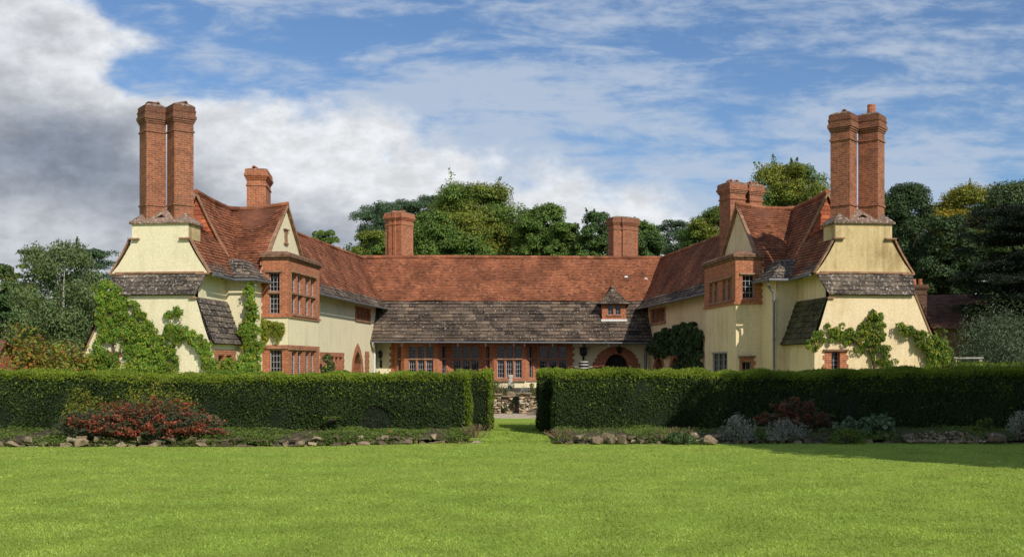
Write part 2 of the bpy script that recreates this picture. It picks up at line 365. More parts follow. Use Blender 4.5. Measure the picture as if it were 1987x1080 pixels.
class MB:
    def __init__(s): s.v, s.f, s.r = [], [], []
    def vert(s, p): s.v.append((p[0], p[1], p[2])); return len(s.v) - 1
    def face(s, pts, r=0.5):
        i = len(s.v); s.v += [(p[0], p[1], p[2]) for p in pts]; s.f.append(list(range(i, i + len(pts)))); s.r.append(r)
    def box(s, fr, u0, u1, z0, z1, d0, d1, r=0.5):
        c = [fr(u, z, d) for d in (d0, d1) for z in (z0, z1) for u in (u0, u1)]
        i = len(s.v); s.v += [tuple(x) for x in c]
        for q in ((0, 1, 3, 2), (5, 4, 6, 7), (4, 0, 2, 6), (1, 5, 7, 3), (2, 3, 7, 6), (4, 5, 1, 0)):
            s.f.append([i + k for k in q]); s.r.append(r)
    def tube(s, pts, rads, n=8, cap=True, r=0.5):
        pts = [Vector(p) for p in pts]; rings = []
        if not hasattr(rads, '__len__'): rads = [rads] * len(pts)
        for k, p in enumerate(pts):
            d = (pts[min(k + 1, len(pts) - 1)] - pts[max(k - 1, 0)]).normalized()
            ref = Vector((0, 0, 1)) if abs(d.z) < 0.9 else Vector((1, 0, 0))
            a = d.cross(ref).normalized(); b = d.cross(a)
            rings.append([s.vert(p + (a * math.cos(2 * math.pi * j / n) + b * math.sin(2 * math.pi * j / n)) * rads[k]) for j in range(n)])
        for k in range(len(rings) - 1):
            for j in range(n):
                s.f.append([rings[k][j], rings[k][(j + 1) % n], rings[k + 1][(j + 1) % n], rings[k + 1][j]]); s.r.append(r)
        if cap:
            s.f.append(rings[0][::-1]); s.r.append(r); s.f.append(rings[-1]); s.r.append(r)
    def rings(s, rings, cap0=True, cap1=True, r=0.5):
        idx = [[s.vert(p) for p in rg] for rg in rings]; n = len(idx[0])
        for k in range(len(idx) - 1):
            for j in range(n):
                s.f.append([idx[k][j], idx[k][(j + 1) % n], idx[k + 1][(j + 1) % n], idx[k + 1][j]]); s.r.append(r)
        if cap0: s.f.append(idx[0][::-1]); s.r.append(r)
        if cap1: s.f.append(idx[-1]); s.r.append(r)
    def build(s, name, mat, parent=None, smooth=False):
        tot = [len(f) for f in s.f]; st = np.concatenate([[0], np.cumsum(tot)[:-1]])
        lo = [i for f in s.f for i in f]
        return finish(name, s.v, lo, st, tot, mat, parent, s.r, smooth)

class Fr:                                             # a wall's own frame: u along it, z up, d out of it
    def __init__(s, o, U, N): s.o, s.U, s.N = Vector(o), Vector(U).normalized(), Vector(N).normalized()
    def __call__(s, u, z, d=0.0): return s.o + s.U * u + s.N * d + Vector((0, 0, z))

def wall(mb, fr, outline, holes=(), depth=0.2, d=0.0, r=0.5):
    loops = [[Vector((u, z, 0)) for u, z in outline]]
    for h in holes:
        if len(h) == 4 and not hasattr(h[0], '__len__'):
            u0, u1, z0, z1 = h; h = [(u0, z0), (u1, z0), (u1, z1), (u0, z1)]
        loops.append([Vector((u, z, 0)) for u, z in h])
    flat = [p for l in loops for p in l]; base = len(mb.v)
    mb.v += [tuple(fr(p.x, p.y, d)) for p in flat]
    for tri in tessellate_polygon(loops):
        mb.f.append([base + i for i in tri]); mb.r.append(r)
    for l in loops[1:]:
        for k in range(len(l)):
            a, b = l[k], l[(k + 1) % len(l)]
            mb.face([fr(a.x, a.y, d), fr(b.x, b.y, d), fr(b.x, b.y, d - depth), fr(a.x, a.y, d - depth)], r)

def glaze(fr, rects, parent, depth=0.16, cols=3, rows=4, bar=0.0085, fw=0.026, d=0.0, fmat='frame'):
    rects = sorted(rects); groups = []
    for q in rects:                                   # lights close together share one sheet; a wide brick pier starts another
        if groups and q[0] - max(x[1] for x in groups[-1]) < 0.24: groups[-1].append(q)
        else: groups.append([q])
    for gr in groups:
        pm, fm = MB(), MB()
        e = d - depth
        pm.box(fr, gr[0][0], gr[-1][1], min(q[2] for q in gr), max(q[3] for q in gr), e - 0.02, e)
        for (u0, u1, z0, z1) in gr:
            fm.box(fr, u0, u0 + fw, z0, z1, e, e + 0.03); fm.box(fr, u1 - fw, u1, z0, z1, e, e + 0.03)
            fm.box(fr, u0 + fw, u1 - fw, z0, z0 + fw, e, e + 0.03); fm.box(fr, u0 + fw, u1 - fw, z1 - fw, z1, e, e + 0.03)
            for i in range(1, cols):
                u = u0 + (u1 - u0) * i / cols; fm.box(fr, u - bar, u + bar, z0 + fw, z1 - fw, e, e + 0.012)
            for i in range(1, rows):
                z = z0 + (z1 - z0) * i / rows; fm.box(fr, u0 + fw, u1 - fw, z - bar, z + bar, e, e + 0.015)
        pm.build('pane', M['glass'], parent); fm.build('window_frame', M[fmat], parent)

def toothed(u0, u1, z0, z1, step=0.155, out=0.075, left=True, right=True):
    pts = [(u0, z0), (u1, z0)]; n = max(2, int((z1 - z0) / step)); h = (z1 - z0) / n
    for k in range(n):
        o = out if (k % 2 == 0 and right) else 0
        pts += [(u1 + o, z0 + k * h), (u1 + o, z0 + (k + 1) * h)]
    for k in range(n - 1, -1, -1):
        o = out if (k % 2 == 0 and left) else 0
        pts += [(u0 - o, z0 + (k + 1) * h), (u0 - o, z0 + k * h)]
    res = []
    for p in pts:
        if not res or (abs(p[0] - res[-1][0]) + abs(p[1] - res[-1][1])) > 1e-6: res.append(p)
    if abs(res[0][0] - res[-1][0]) + abs(res[0][1] - res[-1][1]) < 1e-6: res.pop()
    return res

def window(parent, fr, rect, lights, depth=0.2, cols=3, rows=4, sill=True, teeth=True, mat='brick', tl=True, trr=True, lintel=False):
    u0, u1, z0, z1 = rect
    mb = MB()
    ol = toothed(u0, u1, z0, z1, left=tl, right=trr) if teeth else [(u0, z0), (u1, z0), (u1, z1), (u0, z1)]
    wall(mb, fr, ol, lights, depth + 0.02, 0.02)
    for k in range(len(ol)):                          # the panel's own thickness
        a, b = ol[k], ol[(k + 1) % len(ol)]
        mb.face([fr(a[0], a[1], 0.02), fr(b[0], b[1], 0.02), fr(b[0], b[1], -0.02), fr(a[0], a[1], -0.02)])
    o = mb.build('window', M[mat], parent)
    glaze(fr, lights, o, depth, cols, rows)
    if sill:
        s = MB(); s.box(fr, u0 - 0.03, u1 + 0.03, z0 - 0.005, z0 + 0.09, 0.02, 0.085); s.build('sill', M['coping'], o)
    if lintel:
        s = MB(); s.box(fr, u0 - 0.06, u1 + 0.06, z1 - 0.02, z1 + 0.05, 0.0, 0.10); s.build('lintel', M['cap'], o)
    return o

# a roof slope laid with separate tiles or stone slates, each a little uneven
def roof(name, parent, P, u0, u1, prof, gauge, tw, mat, lift=0.022, ulim=None, jit=0.004, var=0.0, tone=(0.0, 1.0), sag=0.02, deck=True, seed=0):
    rg = random.Random(seed + len(bpy.data.objects))
    segs = [math.dist(prof[i], prof[i + 1]) for i in range(len(prof) - 1)]; tot = sum(segs)
    def at(L):
        L = max(min(L, tot), -0.2); k = 0; a = 0
        while k < len(segs) - 1 and L > a + segs[k]: a += segs[k]; k += 1
        tt = (L - a) / segs[k]
        dx, dz = (prof[k + 1][0] - prof[k][0]) / segs[k], (prof[k + 1][1] - prof[k][1]) / segs[k]
        return prof[k][0] + (prof[k + 1][0] - prof[k][0]) * tt, prof[k][1] + (prof[k + 1][1] - prof[k][1]) * tt, -dz, dx
    n = max(1, round(tot / gauge)); g = tot / n
    mb = MB()
    ph = rg.uniform(0, 6)
    def wob(u, L): return sag * (math.sin(u * 0.9 + ph) * 0.6 + math.sin(u * 2.3 + L * 1.7 + ph * 2) * 0.4)
    for k in range(n):
        La, Lb = k * g, min((k + 1.18) * g, tot)
        ra, za, nxa, nza = at(La); rb, zb, nxb, nzb = at(Lb)
        if ulim: (a0, a1), (b0, b1) = ulim(La / tot), ulim(min(Lb / tot, 1))
        else: a0 = b0 = u0; a1 = b1 = u1
        lo, hi = min(a0, b0), max(a1, b1)
        u = lo - rg.uniform(0, tw)
        while u < hi:
            wd = tw * rg.uniform(1 - var, 1 + var) if var else tw
            v = u + wd
            gp_ = 0.014 if var > 0.2 else 0.004
            qa0, qa1 = max(u, a0), min(v - gp_, a1); qb0, qb1 = max(u, b0), min(v - gp_, b1)
            u = v
            if qa1 - qa0 < 0.01 and qb1 - qb0 < 0.01: continue
            if qa1 < qa0: qa0 = qa1 = min(max(qa0, a0), a1)
            if qb1 < qb0: qb0 = qb1 = min(max(qb0, b0), b1)
            lf = lift + rg.uniform(-jit, jit); sl_ = rg.uniform(-jit, jit) * 1.5
            w0, w1 = wob(qa0, La), wob(qa1, La); y0, y1 = wob(qb0, Lb), wob(qb1, Lb)
            dl = rg.uniform(-1, 1) * gauge * 0.05 if var else 0
            p = [P(qa0, ra + nxa * (lf + w0) + dl * nza, za + nza * (lf + w0) - dl * abs(nxa)), P(qa1, ra + nxa * (lf + w1 + sl_) + dl * nza, za + nza * (lf + w1 + sl_) - dl * abs(nxa)),
                 P(qb1, rb + nxb * (0.002 + y1), zb + nzb * (0.002 + y1)), P(qb0, rb + nxb * (0.002 + y0), zb + nzb * (0.002 + y0))]
            c = tone[0] + (tone[1] - tone[0]) * min(1, max(0, rg.gauss(0.5, 0.22)))
            mb.face(p, c)
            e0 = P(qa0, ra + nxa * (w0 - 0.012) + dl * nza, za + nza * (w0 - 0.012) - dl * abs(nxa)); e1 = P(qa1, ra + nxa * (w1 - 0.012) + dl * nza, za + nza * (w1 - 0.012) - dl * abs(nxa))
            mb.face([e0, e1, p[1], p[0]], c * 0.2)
    if deck:
        m_ = 16
        for k in range(m_):
            ra, za, nxa, nza = at(tot * k / m_); rb, zb, nxb, nzb = at(tot * (k + 1) / m_)
            if ulim: (a0, a1), (b0, b1) = ulim(k / m_), ulim((k + 1) / m_)
            else: a0 = b0 = u0; a1 = b1 = u1
            o_ = -0.035 - sag
            mb.face([P(a0, ra + nxa * o_, za + nza * o_), P(a1, ra + nxa * o_, za + nza * o_), P(b1, rb + nxb * o_, zb + nzb * o_), P(b0, rb + nxb * o_, zb + nzb * o_)], 0.2)
    return mb.build(name, mat, parent)

# leaves: small folded blades
def leaves(name, P, N, size, mat, parent=None, aspect=0.5, along=None, rv=None, fold=0.18):
    n = len(P)
    N = N / np.maximum(np.linalg.norm(N, axis=1, keepdims=True), 1e-6)
    if along is None: along = rng.normal(size=(n, 3))
    Tn = along - (along * N).sum(1, keepdims=True) * N
    Tn /= np.maximum(np.linalg.norm(Tn, axis=1, keepdims=True), 1e-6)
    B = np.cross(N, Tn)
    s = np.asarray(size).reshape(-1, 1) * np.ones((n, 1))
    a = P - Tn * s * 0.5; c = P + Tn * s * 0.5 - N * s * fold
    b = P + B * s * aspect * 0.5 + N * s * 0.06; d = P - B * s * aspect * 0.5 + N * s * 0.06
    Vv = np.stack([a, b, c, d], 1).reshape(-1, 3)
    idx = np.arange(n * 4)
    if rv is None: rv = np.clip(rng.normal(0.5, 0.22, n), 0, 1)
    return finish(name, Vv, idx, np.arange(n) * 4, np.full(n, 4), mat, parent, rv, False, False)
def sph(n):
    v = rng.normal(size=(n, 3)); return v / np.linalg.norm(v, axis=1, keepdims=True)
def at(px, py, Y): return np.array([(px - CX) / F * Y, Y, CAMZ + (HZ - py) / F * Y])

# ================================================================== THE HOUSE
house = empty('manor_house', (0, 60, 0), 'long cream roughcast manor house with red tiled roofs, two gabled wings and tall brick chimneys', 'house')
TT = 0.115; TH = math.atan(TT); CT, ST = math.cos(TH), math.sin(TH)
class Wing:                                           # s runs out along the wing from the main range, p towards the court
    def __init__(w, sg): w.sg = sg
    def pt(w, s, p, z): return Vector((w.sg * (-8.0 - s * ST + p * CT), 60.0 - s * CT - p * ST, z))
    def dirv(w, s, p): return Vector((w.sg * (-s * ST + p * CT), -s * CT - p * ST, 0))
    def inner(w, p): return Fr(w.pt(0, p, 0), w.dirv(1, 0), w.dirv(0, 1))
    def end(w, s): return Fr(w.pt(s, 0, 0), w.dirv(0, 1), w.dirv(1, 0))
ZB = -0.4

def shaft(mb, c, ax, ay, prof):                       # square brick shaft: (z, half width) rings, axes ax, ay
    mb.rings([[c + ax * (h * i) + ay * (h * j) + Vector((0, 0, z)) for i, j in ((-1, -1), (1, -1), (1, 1), (-1, 1))] for z, h in prof])
def oblong(mb, c, ax, ay, ha, hb, z0, z1, top=0.75, scale=1.0):   # oblong stack with corbelled head
    k = scale
    for z, e in ((None, None),): pass
    prof = [(z0, 0), (z1 - top, 0), (z1 - top, .035), (z1 - top + .07, .035), (z1 - top + .07, 0), (z1 - .46 * k, 0), (z1 - .46 * k, .04), (z1 - .39 * k, .04), (z1 - .39 * k, .075), (z1 - .32 * k, .075), (z1 - .32 * k, .11), (z1 - .22 * k, .11), (z1 - .22 * k, .075), (z1 - .03, .075)]
    mb.rings([[c + ax * ((ha + e) * i) + ay * ((hb + e) * j) + Vector((0, 0, z)) for i, j in ((-1, -1), (1, -1), (1, 1), (-1, 1))] for z, e in prof])
def capslab(mb, c, ax, ay, ha, hb, z, h=0.07):
    mb.rings([[c + ax * (a * i) + ay * (b * j) + Vector((0, 0, zz)) for i, j in ((-1, -1), (1, -1), (1, 1), (-1, 1))] for zz, a, b in ((z, ha, hb), (z + h * .3, ha, hb), (z + h, ha * .6, hb * .6))])
def saddle(parent, c, d, n, z, mat='pot'):            # half-round ridge pot lying on the stack
    mb = MB(); d = d.normalized(); sd = Vector((-d.y, d.x, 0))
    for e in (-0.2, 0.2):
        pass
    r0, r1, L = 0.11, 0.075, 0.2
    ang = [math.pi * k / 8 for k in range(9)]
    o = [[c + d * (L * e) + sd * (math.cos(a) * r0) + Vector((0, 0, z + math.sin(a) * r0 * 1.3)) for a in ang] + [c + d * (L * e) + sd * (math.cos(a) * r1) + Vector((0, 0, z + math.sin(a) * r1 * 1.3)) for a in reversed(ang)] for e in (-1, 1)]
    mb.rings(o, True, True)
    return mb.build('chimney_pot', M[mat], parent)

def lerp_prof(a, b, n, f): return [(a[0] + (b[0] - a[0]) * k / n, a[1] + (b[1] - a[1]) * f(k / n)) for k in range(n + 1)]

def ridge(parent, pts, r=0.13, mat='tile'):
    mb = MB()
    pts = [Vector(p) for p in pts]
    for k in range(len(pts) - 1):
        a, b = pts[k], pts[k + 1]; L = (b - a).length; n = max(1, int(L / 0.42))
        for j in range(n):
            p, q = a.lerp(b, j / n), a.lerp(b, (j + .985) / n)
            mb.tube([p, q], [r * random.uniform(.95, 1.02), r * random.uniform(.92, .99)], 9, True, random.uniform(.2, .9))
    return mb.build('ridge_tile', M[mat], parent)

def make_wing(sg):
    W = Wing(sg); left = sg > 0
    st = M['stucco'] if left else M['stucco_warm']
    # ---- court wall of the wing with the cross gable in it
    fr = W.inner(0)
    holes = []
    upr = (0.95, 4.25, 4.42, 5.22) if left else (0.35, 3.6, 4.30, 5.22)
    holes.append(upr)
    zb = (2.62 if left else 2.3)
    if left:
        loww = (6.5, 10.6, 0.9, 2.66); holes.append(loww)
    gab = [(12.35, 5.5), (12.9, 6.35), (13.7, 7.2), (15.6, 8.9), (17.3, 7.35), (18.2, 6.35), (18.85, 5.5)]
    arch = []
    if left:
        ac, ar = 3.8, 1.12
        arch = [(ac - .95, .5), (ac + .95, .5), (ac + .95, 1.6), (ac + .78, 2.1), (ac + .42, 2.55), (ac, 2.8), (ac - .42, 2.55), (ac - .78, 2.1), (ac - .95, 1.6)]
        holes.append(arch)
    else:
        for c0 in (2.2, 5.6):
            holes.append([(c0 - .95, .5), (c0 + .95, .5), (c0 + .95, 1.7), (c0 + .6, 2.25), (c0, 2.45), (c0 - .6, 2.25), (c0 - .95, 1.7)])
    mb = MB()
    wall(mb, fr, [(-0.3, ZB), (20.0, ZB), (20.0, 5.5)] + gab[::-1] + [(-0.3, 5.5)], holes, 0.02)
    mb.build('wall', st, house)
    mb = MB()
    if left:                                          # brick arch round the door recess and the narrow brick pier beside it
        def archo(e): return [(ac + x * (1 + e / .95), z if z < 1 else 1.6 + (z - 1.6) * (1 + e / 1.2) + (0 if z < 1.7 else e * .3)) for x, z in [(q[0] - ac, q[1]) for q in arch]]
        outer = archo(.32); outer[0] = (outer[0][0], .5); outer[1] = (outer[1][0], .5)
        ring = MB(); n = len(arch)
        for k in range(1, n):
            a0, a1, b0, b1 = outer[k], outer[(k + 1) % n], arch[k], arch[(k + 1) % n]
            ring.face([fr(*a0, .03), fr(*a1, .03), fr(*b1, .03), fr(*b0, .03)]); ring.face([fr(*b0, .03), fr(*b1, .03), fr(*b1, -.5), fr(*b0, -.5)]); ring.face([fr(*a0, .03), fr(*a1, .03), fr(*a1, -.02), fr(*a0, -.02)])
        d = ring.build('door_arch', M['brick'], house)
        b = MB(); wall(b, fr, arch, (), 0, -.5); b.build('door', M['dark'], d)
        b = MB(); wall(b, fr, toothed(1.35, 2.2, .5, 2.78), (), 0, .025); b.build('brick_pier', M['brick'], house)
    else:
        for c0 in (2.2, 5.6):
            hole = [(c0 - .95, .5), (c0 + .95, .5), (c0 + .95, 1.7), (c0 + .6, 2.25), (c0, 2.45), (c0 - .6, 2.25), (c0 - .95, 1.7)]
            outer = [(c0 + (u - c0) * 1.36, z if z < 1 else z + (z - 1.2) * .26) for u, z in hole]
            ring = MB(); n = len(hole)
            for k in range(1, n):
                a0, a1, b0, b1 = outer[k], outer[(k + 1) % n], hole[k], hole[(k + 1) % n]
                ring.face([fr(*a0, .03), fr(*a1, .03), fr(*b1, .03), fr(*b0, .03)]); ring.face([fr(*b0, .03), fr(*b1, .03), fr(*b1, -.45), fr(*b0, -.45)]); ring.face([fr(*a0, .03), fr(*a1, .03), fr(*a1, -.02), fr(*a0, -.02)])
            d = ring.build('door_arch', M['brick'], house)
            b = MB(); wall(b, fr, hole, (), 0, -.45); b.build('door', M['dark'], d)
    # windows in the court wall
    u0, u1, z0, z1 = upr; n = 4 if left else 3; e = .3; g = .16
    lw = (u1 - u0 - 2 * e - g * (n - 1)) / n
    window(house, fr, upr, [(u0 + e + k * (lw + g), u0 + e + k * (lw + g) + lw, z0 + .15, z1 - .06) for k in range(n)], .15, 2, 3)
    if left:
        u0, u1, z0, z1 = loww; n = 5; e = .3; g = .18; lw = (u1 - u0 - 2 * e - g * (n - 1)) / n
        window(house, fr, loww, [(u0 + e + k * (lw + g), u0 + e + k * (lw + g) + lw, z0 + .15, z1 - .22) for k in range(n)], .16, 3, 6)
        s = MB(); s.box(fr, 15.45, 15.75, 7.3, 7.85, .0, .05); s.box(fr, 15.3, 15.9, 7.85, 7.9, .0, .1); s.box(fr, 15.35, 15.85, 7.24, 7.3, 0, .08)
        s.build('attic_slit', M['coping'], house)
    # ---- bay on the gable: brick above, cream below
    bp, b0, b1 = 1.1, 14.26, 18.42
    bf, bs, bb = W.end(b1), W.inner(bp), W.end(b0)
    btop, bmid = 6.37, (3.97 if left else 4.5)
    if left:
        lu = [(b1 - .42 - .62 - k * .74 - (.28 if k > 1 else 0), b1 - .42 - k * .74 - (.28 if k > 1 else 0)) for k in range(4)]
        side_l = [(a, b, z, zz) for a, b in lu for z, zz in ((4.15, 4.93), (5.03, 5.80))]
        front_l = [(.28, .72, 4.12, 4.93), (.28, .72, 5.03, 5.78)]
    else:
        lu = [(b1 - .48 - .5 - k * .68 - (.42 if k > 1 else 0), b1 - .48 - k * .68 - (.42 if k > 1 else 0)) for k in range(4)]
        side_l = [(a, b, 4.72, 5.58) for a, b in lu]
        front_l = [(.30, .80, 4.74, 5.68)]
    mb = MB()
    mb_s = [(b0, bmid), (b1, bmid), (b1, btop), (b0, btop)]
    wall(mb, bs, mb_s, side_l, .20); wall(mb, bf, [(0, bmid), (bp, bmid), (bp, btop), (0, btop)], front_l, .2)
    wall(mb, bb, [(0, bmid), (bp, bmid), (bp, btop), (0, btop)], (), .2)
    for k in range(8):                                # toothed brick edge bonded into the plaster
        z = bmid + (btop - bmid) * (k * 2) / 16
        mb.box(W.inner(0), b1 - .02, b1 + .12, z, z + (btop - bmid) / 16, -.05, .012)
    # projecting sill course and hood
    mb.box(bs, b0 - .03, b1 + .03, bmid - .003, bmid + .1, .0, .05); mb.box(bf, .0, bp - .003, bmid - .003, bmid + .1, 0, .05)
    bay = mb.build('bay_window', M['brick'], house)
    s = MB()
    hz = max(l[3] for l in side_l)
    s.box(bs, lu[-1][0] - .1, lu[0][1] + .1, hz + .01, hz + .08, 0, .09)
    s.box(bf, front_l[-1][0] - .12, front_l[-1][1] + .12, front_l[-1][3] + .01, front_l[-1][3] + .08, 0, .08)
    if left:
        s.box(bs, lu[-1][0] - .04, lu[0][1] + .04, 4.94, 5.02, -.1, .035); s.box(bf, front_l[0][0] - .04, front_l[0][1] + .04, 4.94, 5.02, -.08, .035)
    s.box(bs, lu[-1][0] - .1, lu[0][1] + .1, side_l[0][2] - .1, side_l[0][2] - .02, .05, .085)
    s.build('sill', M['coping'], bay)
    glaze(bs, side_l, bay, .15, 2, 4, fmat='frame_light'); glaze(bf, front_l, bay, .16, 3, 4, fmat='frame_light')
    # coping on top of the bay, sloped back
    c = MB(); h = .12
    def cr(e, z, e2=None): return [W.pt(b0 - e, -.05, z), W.pt(b1 + e, -.05, z), W.pt(b1 + e, bp + e, z), W.pt(b0 - e, bp + e, z)]
    c.rings([cr(.0, btop - .1), cr(.06, btop - .06), cr(.06, btop), cr(.13, btop + .02), cr(.13, btop + .14), cr(-.12, btop + .27)])
    c.build('coping', M['cap'], bay)
    # lower part of the bay
    lb = MB()
    if left:
        low_s = [(a, b, .95, 2.62) for a, b in lu]; low_f = [(.30, .82, .95, 2.66)]
        t0 = 2.85
        wall(lb, bs, [(b0, ZB), (b1, ZB), (b1, t0), (b0, t0)], low_s, .28); wall(lb, bf, [(0, ZB), (bp, ZB), (bp, t0), (0, t0)], low_f, .2); wall(lb, bb, [(0, ZB), (bp, ZB), (bp, t0), (0, t0)], (), .2)
        lo = lb.build('bay_window', M['brick'], house)
        glaze(bs, low_s, lo, .15, 3, 7, fmat='frame_light'); glaze(bf, low_f, lo, .16, 4, 7, fmat='frame_light')
        s = MB(); s.box(bs, lu[-1][0] - .12, b1 + .03, 2.66, 2.74, 0, .06); s.box(bf, .0, bp - .003, 2.70, 2.77, 0, .06); s.build('lintel', M['coping'], lo)
        mid = MB(); d = -.015
        for f_, a, b in ((bs, b0, b1), (bf, 0, bp + d), (bb, 0, bp + d)): wall(mid, f_, [(a, t0), (b, t0), (b, bmid), (a, bmid)], (), .1, d)
        mid.build('wall', st, house)
    else:
        t0 = bmid; d = -.03
        gw = (15.3, 17.3, 1.2, 2.54); fw = (.44, .82, .9, 2.18)
        wall(lb, bs, [(b0, ZB), (b1 + d, ZB), (b1 + d, t0), (b0, t0)], [gw], .14, d)
        wall(lb, bf, [(0, ZB), (bp + d, ZB), (bp + d, t0), (0, t0)], [(.34, .92, .8, 2.36)], .14, d); wall(lb, bb, [(0, ZB), (bp + d, ZB), (bp + d, t0), (0, t0)], (), .1, d)
        lb.build('wall', st, house)
        wm = MB()
        for k in range(4): wm.box(bs, gw[0] + k * (gw[1] - gw[0]) / 3 - .03, gw[0] + k * (gw[1] - gw[0]) / 3 + .03, gw[2], gw[3], d - .1, d - .04)
        wm.box(bs, gw[0] - .05, gw[1] + .05, gw[3] - .001, gw[3] + .05, d - .03, d + .03)
        wo = wm.build('window', M['frame'], house)
        glaze(bs, [(gw[0] + k * (gw[1] - gw[0]) / 3 + .03, gw[0] + (k + 1) * (gw[1] - gw[0]) / 3 - .03, gw[2], gw[3]) for k in range(3)], wo, .10, 2, 5, d=d)
        window(house, bf, (.34, .92, .8, 2.36), [fw], .12, 2, 4, False, True, 'brick', True, False, True)
    # ---- end block: side walls, end wall with its sweeping gable, stack
    ef, el = W.end(22.5), W.end(22.82)
    sw = W.inner(-.93)
    mb = MB(); wall(mb, sw, [(19.6, ZB), (22.5, ZB), (22.5, 5.5), (19.6, 5.5)])
    wall(mb, W.end(19.9), [(-.93, ZB), (.0, ZB), (.0, 5.6), (-.93, 5.6)])
    cw = W.inner(-.4); cwin = (20.3, 22.3, 1.2, 2.62)
    wall(mb, cw, [(19.9, ZB), (22.8, ZB), (22.8, 2.95), (19.9, 2.95)], [cwin] if left else [])
    wall(mb, W.inner(-4.2), [(19.0, ZB), (22.5, ZB), (22.5, 5.4), (19.0, 5.4)])
    wall(mb, W.inner(-5.2), [(19.0, ZB), (22.8, ZB), (22.8, 2.3), (19.0, 2.3)])
    wall(mb, W.inner(-3.6), [(-.3, ZB), (19.0, ZB), (19.0, 5.4), (-.3, 5.4)])
    wall(mb, W.end(19.0), [(-5.2, ZB), (-3.6, ZB), (-3.6, 5.4), (-4.2, 5.4), (-4.25, 4.4), (-5.2, 2.3)])
    mb.build('wall', st, house)
    if left:
        window(house, cw, cwin, [(20.62, 21.2, 1.35, 2.42), (21.4, 21.98, 1.35, 2.42)], .22, 3, 5, True, True)
    upper = [(-.66, 5.3), (-.56, 5.44), (-.80, 5.74), (-1.06, 6.14), (-1.30, 6.58), (-1.30, 7.27), (-3.48, 7.27), (-3.48, 6.58), (-3.74, 6.14), (-4.0, 5.74), (-4.27, 5.44), (-4.15, 5.3)]
    mb = MB(); wall(mb, ef, upper, (), .2); up = mb.build('wall', M['stucco_stack'] if not left else M['stucco'], house)
    lowo = [(-.93, 4.62), (-.89, 4.5), (-.60, 3.55), (-.36, 2.85), (-.36, ZB), (-5.3, ZB), (-5.25, 2.35), (-4.79, 3.34), (-4.42, 4.16), (-4.2, 4.62)]
    lh = (-1.32, -1.0, 1.75, 2.52) if not left else (-4.42, -4.05, 1.5, 2.45)
    hole = (lh[0] - .25, lh[1] + .25, lh[2] - .15, lh[3] + .05)
    mb = MB(); wall(mb, el, lowo, [hole], .2); mb.build('wall', st, house)
    window(house, el, hole, [lh], .2, 2, 5, True, True, 'brick', True, True, True)
    # verge coping on the sweep, kneelers
    cp = MB()
    for sd in (0, 1):
        cur = [(-.50, 5.40), (-.74, 5.76), (-1.0, 6.18), (-1.25, 6.66)]
        lowc = [(-.86, 4.62), (-.54, 3.55), (-.30, 2.85)] if sd == 0 else [(-.62, 4.62), (-.08, 3.34), (.42, 2.3)]
        mir = (lambda u: u) if sd == 0 else (lambda u: -4.8 - u)
        for crv, f_, dd, th_ in ((cur, ef, (-.12, .05), .06),) + (((lowc, el, (-.1, .04), .05),) if sd else ()):
            for k in range(len(crv) - 1):
                a, b = crv[k], crv[k + 1]
                dx, dz = b[0] - a[0], b[1] - a[1]; L = math.hypot(dx, dz); nx, nz = abs(dz) / L, abs(dx) / L
                q = [(a[0], a[1]), (b[0], b[1]), (b[0] + nx * th_, b[1] + nz * th_), (a[0] + nx * th_, a[1] + nz * th_)]
                for lo_, hi_ in ((dd[0], dd[1]),):
                    r0 = [f_(mir(u), z, lo_) for u, z in q]; r1 = [f_(mir(u), z, hi_) for u, z in q]
                    cp.rings([r0, r1])
        for (u0, u1, z, f_) in ((-1.62, -1.2, 6.66, ef), (-.98, -.50, 5.36, ef)):
            a, b = sorted((mir(u0), mir(u1))); cp.box(f_, a, b, z, z + .055, .0, .13)
        if sd == 0: cp.box(el, -1.1, -.82, 4.46, 4.51, .0, .1)
    cp.box(ef, -4.1, -.7, 5.40, 5.47, .0, .10)
    cp.build('coping', M['coping'], house)
    # pent roof of lichened stone slates across the end wall
    def bul(f): return (-4.13 - .12 * f, -.86 + .3 * f)
    roof('pent_roof', house, lambda e, r, z: W.pt(22.96 - r, e, z), -4.13, -.86, [(0, 4.60), (.42, 5.41)], .18, .42, M['slate_lich'], .03, bul, .006, .35, sag=.006)
    # catslides
    roof('catslide_roof', house, lambda e, r, z: W.pt(e, -.22 - r, z), 19.7, 22.78, [(0, 2.83), (.2, 3.25), (.66, 4.52)], .22, .42, M['slate_lich' if left else 'slate_moss'], .045, None, .006, .35, sag=.01)
    roof('catslide_roof', house, lambda e, r, z: W.pt(e, -5.42 + r, z), 18.9, 22.78, [(0, 2.2), (.5, 3.3), (1.15, 4.6)], .24, .45, M['slate'], .03, None, .006, .35, sag=.01)
    # ---- chimney stack on the end wall
    mb = MB()
    mb.box(Fr(W.pt(0, 0, 0), W.dirv(0, 1), W.dirv(1, 0)), -3.48, -1.30, 5.6, 7.27, 21.45, 22.497)
    stack = mb.build('chimney_stack', M['stucco_stack'], house)
    mb = MB()
    def q(e, ee, z): return [W.pt(21.45 - e, -3.48 - e, z), W.pt(22.5 + e, -3.48 - e, z), W.pt(22.5 + e, -1.30 + e, z), W.pt(21.45 - e, -1.30 + e, z)]
    mb.rings([q(.09, 0, 7.24), q(.09, 0, 7.30), [W.pt(21.97, -3.05, 7.86), W.pt(21.99, -3.05, 7.86), W.pt(21.99, -1.73, 7.86), W.pt(21.97, -1.73, 7.86)]])
    mb.build('weathering', M['weather'], stack)
    a1 = (W.dirv(1, 0) + W.dirv(0, 1)).normalized(); a2 = (W.dirv(1, 0) - W.dirv(0, 1)).normalized()
